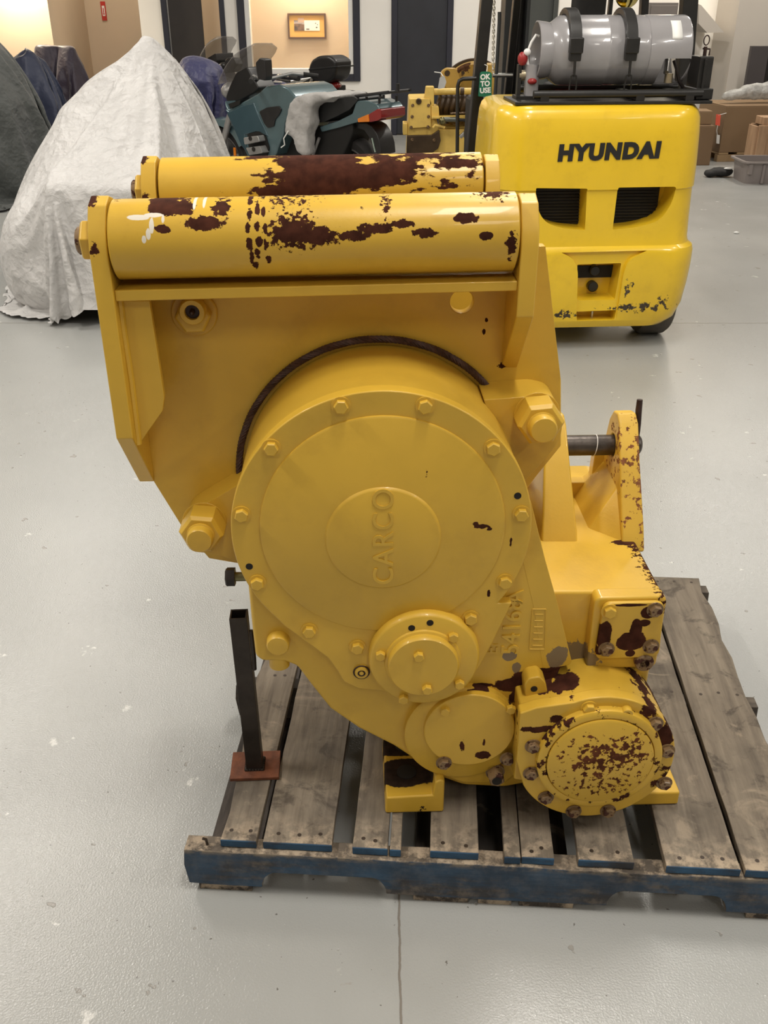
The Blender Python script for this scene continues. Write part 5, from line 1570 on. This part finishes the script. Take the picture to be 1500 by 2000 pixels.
# ------------------------------------------------------------------ second yellow winch near the blue door
M_y2 = paint('old_winch_enamel', (0.82, 0.56, 0.13), chips=0.69, cscale=9, blobs=[], rough=.5)
M_y3 = paint('old_winch_rusty_enamel', (0.52, 0.32, 0.065), chips=0.62, cscale=6, rust=(.075, .036, .018))
M_oil = plain('oily_brown_steel', (0.070, 0.043, 0.022), 0.45, 0.3, var=0.4, scale=5)
Y2 = 8.6
W2 = thing('winch', 'smaller scuffed yellow winch with pipe roller, standing near the dark blue door', 'winch', (0.4, Y2, 0), 0)


def G(p, off=0.0):
    return (p[0] - .4, p[1])


def gp(*ps):
    return [(p[0] - .4, p[1]) for p in ps]


part('base', MB().prism(gp((0.1747, 0.0429), (1.0079, 0.0429), (0.9943, 0.2771), (0.1723, 0.2771)), -.05, .55, 'y').prism([(-.28, 0), (.62, 0), (.62, .16), (-.28, .16)], .02, .5, 'y'), M_y3, W2, 0.01)['kind'] = 'stuff'
part('body', MB().prism(gp((0.1865, 0.1927), (0.977, 0.1927), (0.954, 0.5986), (0.4683, 0.5986), (0.3932, 0.8419), (0.2095, 0.8379)), .0, .42, 'y'), M_y2, W2, 0.012, 3)
sp_ = part('side_cover', MB().prism(rpoly(gp((0.2119, 0.6049), (0.3977, 0.617), (0.384, 0.8357), (0.2218, 0.8357)), .012), -.022, 0.0, 'y'), M_y2, W2, 0.004)
cb = mesh_of('cover_bolt', MB().hexa((0, 0, 0), .011, .012, washer=1.2, wh=.003), 30)
cb.materials.append(M_boltrust)
for p in gp((0.2394, 0.7854), (0.3719, 0.7854), (0.2363, 0.6982), (0.3738, 0.6982), (0.2289, 0.6141), (0.3713, 0.6181)):
    stamp(cb, 'cover_bolt', sp_, (p[0], -.022, p[1]))
fp_ = gp((0.2901, 0.8169))[0]
part('filler_plug', MB().lathe([(.024, -.020), (.024, -.030), (.018, -.042), (.010, -.042), (.010, -.034), (0, -.034)], (fp_[0], 0, fp_[1]), n=20), M_oil, sp_)
part('oily_plate', MB().prism(gp((0.1919, 0.4089), (0.4056, 0.4089), (0.4612, 0.45), (0.4812, 0.5112), (0.4658, 0.5962), (0.4021, 0.5558), (0.1946, 0.5518)), -.05, 0.0, 'y'), M_oil, W2, 0.006)
for p in gp((0.238, 0.5206), (0.4243, 0.5165)):
    stamp(cb, 'cover_bolt', W2, (p[0], -.05, p[1]))
part('step_block', MB().prism(gp((0.1609, 0.55), (0.2001, 0.55), (0.199, 0.643), (0.16, 0.643)), .0, .2, 'y'), M_y2, W2, 0.006)
part('upper_bracket', MB().prism(gp((0.3603, 0.7827), (0.4203, 0.7827), (0.4167, 0.9279), (0.3487, 0.9279), (0.3377, 0.8379)), .0, .10, 'y'), M_y2, W2, 0.008)
part('shoulder', MB().prism(gp((0.3967, 0.6952), (0.4657, 0.6952), (0.4592, 0.7748), (0.3946, 0.7827)), -.01, .2, 'y'), M_y2, W2, 0.006)
ra2, rb3 = gp((0.4178, 0.885), (0.8948, 0.8928))
part('pipe_roller', MB().cyl((ra2[0], .04, ra2[1]), (rb3[0], .04, rb3[1]), .026, n=24), M_y2, W2)
rband = gp((0.635, 0.8889), (0.6691, 0.8889))
part('roller_band', MB().cyl((rband[0][0], .04, rband[0][1]), (rband[1][0], .04, rband[1][1]), .030, n=24), M_oil, W2)
dc2 = gp((0.7881, 0.805))[0]
dr2 = gp((0.7881, 0.805), (0.7746, 1.0982))[1][1] - dc2[1]
part('drum_plate', MB().lathe([(dr2, .42), (dr2, .31), (dr2 - .02, .30), (dr2 - .05, .31), (0, .31)], (dc2[0], 0, dc2[1]), n=56), M_y3, W2)
part('drum_rim', MB().lathe([(dr2 + .02, .50), (dr2 + .02, .43), (0, .43)], (dc2[0], 0, dc2[1]), n=56), M_oil, W2)
eb2 = gp((0.485, 0.9558), (0.4873, 1.0261), (0.5291, 1.0532), (0.6189, 1.0493), (0.6669, 0.9166), (0.5613, 0.8573))
eo2 = part('ear_plate', MB().prism(rpoly(eb2, .02), .26, .34, 'y'), M_y3, W2, 0.008)
eh2 = gp((0.5378, 1.0118))[0]
part('ear_hole', MB().lathe([(.024, .2605), (.024, .2585), (0, .2585)], (eh2[0], 0, eh2[1]), n=20), M_oil, eo2)
fh2 = gp((0.6754, 1.0113))[0]
part('plate_hole', MB().lathe([(.015, .3098), (.015, .3075), (0, .3075)], (fh2[0], 0, fh2[1]), n=18), M_oil, W2)
dm = MB()
dxa, dxb = gp((0.4631, 0.7867), (0.8791, 0.7867))
rr2 = .085
for i in range(9):
    x = dxa[0] + (dxb[0] - dxa[0]) * (i + .5) / 9
    dm.tube([(x + .012 * math.sin(3 * a), .20 + .15 * math.cos(a), dxa[1] + rr2 * math.sin(a)) for a in [2 * PI * k / 20 for k in range(20)]], .026, 8, True)
dmo = part('rope_drum', dm, M_oil, W2)
dmo['kind'] = 'stuff'
part('front_beam', MB().prism(gp((0.399, 0.6843), (0.9008, 0.6883), (0.8998, 0.7082), (0.3986, 0.7042)), -.06, .02, 'y'), M_y2, W2, 0.004)
hz = MB()
h1 = gp((0.4953, 0.6736), (0.606, 0.6815), (0.4865, 0.6815))
hz.cyl((h1[2][0], -.08, h1[2][1]), (h1[1][0], -.08, h1[1][1]), .020, n=16)
ho2 = part('hose_fitting', hz, plain('grey_green_fitting', (.14, .15, .13), .4, .5), W2)
part('fitting_elbow', MB().ball((h1[2][0], -.08, h1[2][1] - .01), .032, 14, 8), M_zinc, ho2)
part('hose', MB().tube([(h1[1][0], -.08, h1[1][1]), (h1[1][0] + .08, -.09, h1[1][1] - .005), (h1[1][0] + .18, -.05, h1[1][1] + .03)], .013, 8), M_blackrub, ho2)
wl2 = gp((0.4122, 0.6156), (0.4289, 0.6356), (0.4806, 0.6276))
part('shackle', MB().tube([(p[0], -.07, p[1]) for p in wl2] + [(wl2[2][0] + .03, -.07, wl2[2][1] - .01)], .012, 8), M_y2, W2)
bz = gp((0.6411, 0.5456), (0.7115, 0.6098))
zb = part('chrome_rod', MB().cyl((bz[0][0], -.09, bz[0][1]), (bz[1][0], -.11, bz[1][1]), .017, n=14), M_steel, W2)
part('rod_eye', MB().cyl((bz[1][0], -.14, bz[1][1]), (bz[1][0], -.09, bz[1][1]), .026, n=18), M_steel, zb)
lvh = gp((0.5532, 0.7289), (0.7442, 0.7407))
part('control_rod', MB().cyl((lvh[0][0], -.08, lvh[0][1]), (lvh[1][0] + .1, -.08, lvh[1][1]), .007, n=8), M_boltrust, W2)
zt = gp((0.6881, 0.723))[0]
part('white_clip', MB().box(zt[0] - .012, zt[0] + .012, -.095, -.085, zt[1] - .03, zt[1] + .03), M_white, W2)
rp2 = gp((0.8555, 0.4022), (1.0065, 0.8064))
part('right_column', MB().prism(gp((0.8423, 0.4022), (0.9871, 0.4022), (0.9471, 1.0934), (0.825, 1.0934)), .05, .25, 'y'), M_y3, W2, 0.01)

# paper tag wired to the second winch
tg2 = thing('paper_tag', 'pale paper tag hanging on the pipe roller of the smaller yellow winch', 'tag', (0.4, Y2, 0))
tq = gp((0.4428, 0.9145), (0.4974, 0.9222), (0.5128, 0.9683), (0.4946, 1.0143), (0.4572, 1.0028), (0.4501, 0.9568))
part('paper', MB().prism(rpoly(tq, .008), -.075, -.073, 'y'), plain('faded_paper', (.50, .50, .48), .7), tg2, smooth=0)
part('wire', MB().tube([(tq[3][0] - .01, -.074, tq[3][1] - .005), (tq[3][0] - .03, -.05, tq[3][1] + .02), (tq[3][0] - .08, -.02, tq[3][1] + .025)], .004, 6), M_white, tg2)

# dark green motor on the floor between the small winch and the forklift
gm = thing('electric_motor', 'dark green motor standing behind the left guard leg of the forklift', 'motor', (0.86, 7.6, 0))
M_dgreen = plain('dark_green_enamel', (0.018, 0.032, 0.026), 0.4, var=.2)
mz = (0.7496, 0.6638)
part('housing', MB().lathe([(.10, -.16), (.135, -.14), (.14, 0), (.14, .16), (.09, .20)], (mz[0] - .86, 0, mz[1]), 'y', 32), M_dgreen, gm)
fn = MB()
for i in range(9):
    z = mz[1] - .06 + i * .018
    fn.box(mz[0] - .86 - .02, mz[0] - .86 + .152, -.12, .14, z, z + .006)
part('cooling_fins', fn, M_dgreen, gm)['kind'] = 'stuff'
part('terminal_box', MB().box(mz[0] - .87, mz[0] - .74, -.10, .08, mz[1] + .12, mz[1] + .19), plain('grey_green_box', (.10, .11, .10), .5), gm, 0.015)
part('pedestal', MB().box(mz[0] - .96, mz[0] - .74, -.15, .17, 0, mz[1] - .10), M_dark, gm, 0.01)

# ------------------------------------------------------------------ cartons, crate, bin and wrap at the right
M_card = plain('brown_cardboard', (0.235, 0.150, 0.080), 0.8, var=.05, scale=3, bump=.03)
M_card2 = plain('darker_cardboard', (0.185, 0.115, 0.062), 0.8, var=.05, scale=3, bump=.03)
M_tape = plain('packing_tape', (0.30, 0.20, 0.105), 0.35, var=.04)
M_pine = plain('pale_pine', (0.36, 0.24, 0.125), 0.7, var=.2, scale=5)


def carton(name, label, x, y, rz, w, d, h, z0=0.0, mat=M_card, tape=True):
    t = thing(name, label, 'box', (x, y, z0), rz, 'brown cartons beside the forklift')
    part('walls', MB().box(0, w, 0, d, 0, h - .006), mat, t, 0.006)
    part('flap', MB().box(.002, w - .002, .002, d / 2 - .003, h - .006, h), mat, t, 0.002)
    part('flap', MB().box(.002, w - .002, d / 2 + .003, d - .002, h - .006, h), mat, t, 0.002)
    if tape:
        part('tape', MB().box(-.001, w + .001, d / 2 - .03, d / 2 + .03, h, h + .0015), M_tape, t)
    return t


bp = (3.6514, 0.0964)
zt = (3.6436, 0.5653)[1]
zb0 = bp[1]
carton('large_carton', 'large brown carton on a low wooden skid under a roll of clear wrap', bp[0], 10.95, 6, 1.15, .70, zt - zb0, zb0)
sk = thing('wooden_skid', 'low pale wooden skid carrying the large brown carton', 'pallet', (bp[0], 10.95, 0), 6)
for i in range(3):
    part('skid_runner', MB().box(-.01, 1.16, .0 + i * .30, .08 + i * .30, 0, zb0 - .024), M_pine, sk, 0.004)
for i in range(6):
    part('skid_board', MB().box(.0 + i * .21, .11 + i * .21, 0, .70, zb0 - .022, zb0 - .001), M_pine, sk, 0.003)
mb0 = (3.3929, 10.7024); mb1 = (3.5247, 10.7024)
hm = (3.3911, 0.3951)[1]
carton('medium_carton', 'upright plain brown carton close to the right side of the forklift', mb0[0] - .16, 10.69, 2, (3.4889, 0.3247)[0] - mb0[0] + .16, .45, hm, 0, M_card2, False)
hs = (3.4472, 0.5299)[1]
carton('small_carton', 'small brown carton lying on the upright plain carton', (3.4684, 0.489)[0] - .28, 10.80, -3, .28, .28, hs - hm - .004, hm + .003, M_card, False)
# orange shipping tag with string and folded paper, hanging on the large carton
ot = thing('orange_tag', 'bright orange tag with white string on the side of the large carton', 'tag', (0, 0, 0))
o0, o1, o2, o3 = (3.5545, 0.4856), (3.6047, 0.4805), (3.6126, 0.3682), (3.5614, 0.3785)
M_flag = plain('fluorescent_orange_card', (0.85, 0.13, 0.075), .5, var=.03)
part('card', MB().prism(rpoly([o0, o1, o2, o3], .006), 10.937, 10.941, 'y'), M_flag, ot, smooth=0)
s0 = (3.5897, 0.3734); s1 = (3.6006, 0.2755); s2_ = (3.6312, 0.1924)
part('string', MB().tube([(s0[0], 10.939, s0[1]), (s0[0] - .004, 10.939, (s0[1] + s1[1]) / 2), (s1[0], 10.939, s1[1])], .004, 6), M_white, ot)
part('paper', MB().prism(rpoly([(3.6034, 0.1924), (3.6376, 0.1872), (3.6283, 0.2755), (3.5942, 0.2807)], .004), 10.937, 10.943, 'y'), M_white, ot, smooth=0)
part('tie', MB().tube([((o0[0] + o1[0]) / 2, 10.939, o0[1] - .01), (bp[0] + .012, 10.946, o0[1] + .01)], .003, 6), M_white, ot)

# roll of clear wrap on the carton
nbw = NB('clear_stretch_wrap')
nbw.b.inputs['Alpha'].default_value = .72
nbw.bump(nbw.noise(16, 8, .7), .8, .03)
M_wrap = nbw.out(nbw.mix(nbw.rng(nbw.noise(9, 6), .4, .6), (.40, .40, .38), (.75, .75, .73)), .25)
wz = zt + .03
wr_ = MB().tube([(bp[0] + .02, 11.2, wz + .05), (bp[0] + .25, 11.25, wz + .075), (bp[0] + .6, 11.3, wz + .10), (bp[0] + 1.1, 11.35, wz + .13)], [.04, .07, .095, .12], 18)
wo = soft('plastic_wrap', wr_, M_wrap, .02, .05, .11, None, 3)
tag(wo, 'crumpled roll of clear plastic wrap lying on the large carton', 'wrap')

# plywood crate at the right edge
cq = (3.8023, 10.3557)
cr = thing('plywood_crate', 'knotty plywood crate behind the grey bin at the right edge', 'crate', (cq[0], cq[1], 0), 2)
nbp = NB('knotty_plywood')
gr = nbp.rng(nbp.noise(6, 6, .6, nbp.scaled((5, 5, .6))), .35, .65)
kn = nbp.rng(nbp.noise(7, 3, .5), .66, .70)
M_ply = nbp.out(nbp.mix(nbp.math('MULTIPLY', kn, .8), nbp.mix(gr, (.36, .22, .125), (.48, .31, .185)), (.20, .075, .03)), .7)
chz = (3.7967, 0.436)[1]
part('side_panel', MB().box(0, .02, 0, .22, 0, chz - .01), M_ply, cr, 0.002)
part('front_panel', MB().box(.02, .85, -.004, .018, 0, chz), M_ply, cr, 0.002)
part('batten', MB().box(.02, .11, -.026, -.004, 0, chz), M_ply, cr, 0.003)
part('lid', MB().box(.06, .86, .0, .22, chz, chz + .075), M_ply, cr, 0.004)
part('back_panel', MB().box(.02, .85, .20, .22, 0, chz), M_ply, cr, 0.002)

# grey plastic bin
b0_ = (3.458, 9.5158)
M_bin = plain('grey_bin_plastic', (0.235, 0.205, 0.195), 0.45, var=.05)
gbn = thing('plastic_bin', 'open grey plastic tote bin on the floor at the right edge', 'bin', (b0_[0], b0_[1], 0), 0)


def rr(x0, x1, y0, y1, r, z, n=5):
    out = []
    for cx, cy, a0 in ((x1 - r, y0 + r, -PI / 2), (x1 - r, y1 - r, 0), (x0 + r, y1 - r, PI / 2), (x0 + r, y0 + r, PI)):
        for k in range(n + 1):
            a = a0 + PI / 2 * k / n
            out.append((cx + r * math.cos(a), cy + r * math.sin(a), z))
    return out


bh = .205
part('tub', MB().loft([rr(.02, .60, .02, .40, .05, 0), rr(0, .62, 0, .42, .06, bh - .02), rr(-.03, .65, -.03, .45, .07, bh - .015), rr(-.03, .65, -.03, .45, .07, bh), rr(.0, .62, .0, .42, .06, bh), rr(.025, .595, .025, .395, .05, .012)]), M_bin, gbn)
for x in (.17, .34, .51):
    part('rib', MB().box(x - .012, x + .012, -.012, .03, .005, bh - .02), M_bin, gbn, 0.004)
part('corner_post', MB().box(.025, .06, -.018, .03, .09, bh - .018), M_bin, gbn, 0.004)

# black bundle beside the bin
k0 = (3.3673, 9.9349)
kb = soft('black_glove', MB().ball((0, 0, .045), (.13, .08, .045), 16, 10).ball((-.10, -.02, .035), (.07, .06, .035), 12, 8), M_blackrub, .014, .03, .07, None, 2)
kb.location = (k0[0], k0[1] + .02, 0)
tag(kb, 'crumpled black work glove on the floor beside the grey bin', 'glove')
part('cuff', MB().ball((.06, -.035, .085), (.045, .02, .010), 12, 6), M_white, kb)
w0 = (2.6755, 7.3349)
sc1 = soft('paper_scrap', MB().ball((0, 0, .008), (.026, .018, .008), 10, 6), M_white, .005, .012, .03, None, 1)
sc1.location = (w0[0], w0[1], 0)
tag(sc1, 'tiny white paper scrap on the bare floor right of the forklift', 'litter')

# dark panel leaning on the pier, grey cabinet in the recess
dpn = thing('dark_panel', 'tall dark grey panel leaning against the pier above the wrap', 'panel', (0, 0, 0))
z_lo, z_hi = 0.0, (4.2223, 1.0911)[1]
xa, xb = (4.2556, 0.8765)[0], (4.4648, 0.8765)[0]
part('board', MB().box(xa, xb, 12.20, 12.27, z_lo, z_hi), plain('dark_grey_laminate', (.060, .053, .055), .5, var=.05), dpn, 0.004)
part('edge_strip', MB().box(xb, xb + .10, 12.20, 12.27, z_lo, z_hi), M_dark, dpn, 0.003)
ca0, ca1 = (3.1251, 1.5336), (3.455, 1.5336)
cab = thing('steel_cabinet', 'grey cabinet standing by the back wall behind the gas tank', 'cabinet', (0, 0, 0))
M_cab = plain('warm_grey_steel', (.165, .145, .135), .5, var=.04)
part('body', MB().box(ca0[0], ca1[0], 12.6, 13.05, 0, ca0[1]), M_cab, cab, 0.006)
part('door', MB().box(ca0[0] + .01, ca1[0] - .01, 12.588, 12.6, .06, ca0[1] - .03), M_cab, cab, 0.003)
part('handle', MB().box(ca1[0] - .06, ca1[0] - .045, 12.57, 12.588, .9, 1.02), M_steel, cab, 0.002)

# ------------------------------------------------------------------ picture in the office, sign in the corridor
p0_, p1_ = (-1.3109, 1.4014), (-0.7928, 1.091)
PX0, PX1, PZ1, PZ0 = p0_[0], p1_[0], p0_[1], p1_[1]
pf = thing('framed_picture', 'framed print with yellow mount hanging in the lit office behind the window', 'picture', (0, 0, 0))
fm = MB()
fw_ = .022
for x0, x1, z0, z1 in ((PX0, PX1, PZ0, PZ0 + fw_), (PX0, PX1, PZ1 - fw_, PZ1), (PX0, PX0 + fw_, PZ0 + fw_, PZ1 - fw_), (PX1 - fw_, PX1, PZ0 + fw_, PZ1 - fw_)):
    fm.box(x0, x1, 14.505, 14.55, z0, z1)
part('frame', fm, plain('brown_frame_wood', (.09, .035, .015), .4), pf, smooth=0)
part('mount', MB().box(PX0 + fw_, PX1 - fw_, 14.525, 14.549, PZ0 + fw_, PZ1 - fw_), plain('yellow_mount_card', (.75, .43, .10), .7, var=.03), pf, smooth=0)
ix0, ix1 = PX0 + .085, PX1 - .085
iz0, iz1 = PZ0 + .10, PZ1 - .085
md = ix0 + (ix1 - ix0) * .40
nbq = NB('dusk_photo_print')
x, y, z = nbq.sep()
sky = nbq.mix(nbq.rng(z, iz0 + .10, iz1), (.42, .36, .36), (.10, .11, .16))
gnd = nbq.mix(nbq.rng(nbq.noise(18, 4), .4, .6), (.20, .11, .07), (.06, .04, .035))
M_ph = nbq.out(nbq.mix(nbq.rng(nbq.math('ADD', z, nbq.math('MULTIPLY', nbq.noise(25, 3), .05)), iz0 + .105, iz0 + .112), gnd, sky), .5)
part('photo', MB().box(ix0, md, 14.520, 14.5255, iz0, iz1), M_ph, pf, smooth=0)
part('sheet', MB().box(md, ix1, 14.520, 14.5255, iz0, iz1), M_white, pf, smooth=0)
bl2 = MB()
for fx, fz, sx_, sz_ in ((.22, .12, .20, .05), (.80, .28, .10, .05), (.86, .55, .05, .03), (.74, .68, .06, .025)):
    bl2.box(md + (ix1 - md) * (fx - sx_ / 2), md + (ix1 - md) * (fx + sx_ / 2), 14.519, 14.5205, iz0 + (iz1 - iz0) * (fz - sz_ / 2), iz0 + (iz1 - iz0) * (fz + sz_ / 2) + .008)
part('printed_vehicles', bl2, plain('print_ink', (.05, .05, .045), .6), pf, smooth=0)['kind'] = 'stuff'
part('photo_truck', MB().box(md - .085, md - .003, 14.519, 14.5205, iz0 + .10, iz0 + .155), plain('pale_print', (.55, .38, .28), .6), pf, smooth=0)

rs0, rs1 = (-4.114, 1.5405), (-4.0443, 1.2974)
rsn = thing('fire_sign', 'small red and white fire extinguisher sign on the beige corridor wall', 'sign', (0, 0, 0))
part('plate', MB().box(rs0[0], rs1[0], 15.585, 15.598, rs1[1], rs0[1]), plain('sign_red', (.50, .035, .025), .45), rsn, smooth=0)
cxs = (rs0[0] + rs1[0]) / 2; ws = rs1[0] - rs0[0]; hs_ = rs0[1] - rs1[1]
sy = MB().box(cxs - ws * .27, cxs + ws * .27, 15.583, 15.5855, rs1[1] + hs_ * .24, rs1[1] + hs_ * .78)
so1 = part('white_field', sy, M_white, rsn, smooth=0)
ex = MB().box(cxs - ws * .10, cxs + ws * .10, 15.581, 15.5835, rs1[1] + hs_ * .40, rs1[1] + hs_ * .66)
ex.prism([(cxs - ws * .20, rs1[1] + hs_ * .38), (cxs + ws * .20, rs1[1] + hs_ * .38), (cxs, rs1[1] + hs_ * .27)], 15.581, 15.5835, 'y')
part('red_symbol', ex, plain('sign_red_symbol', (.50, .035, .025), .45), so1, smooth=0)['kind'] = 'stuff'
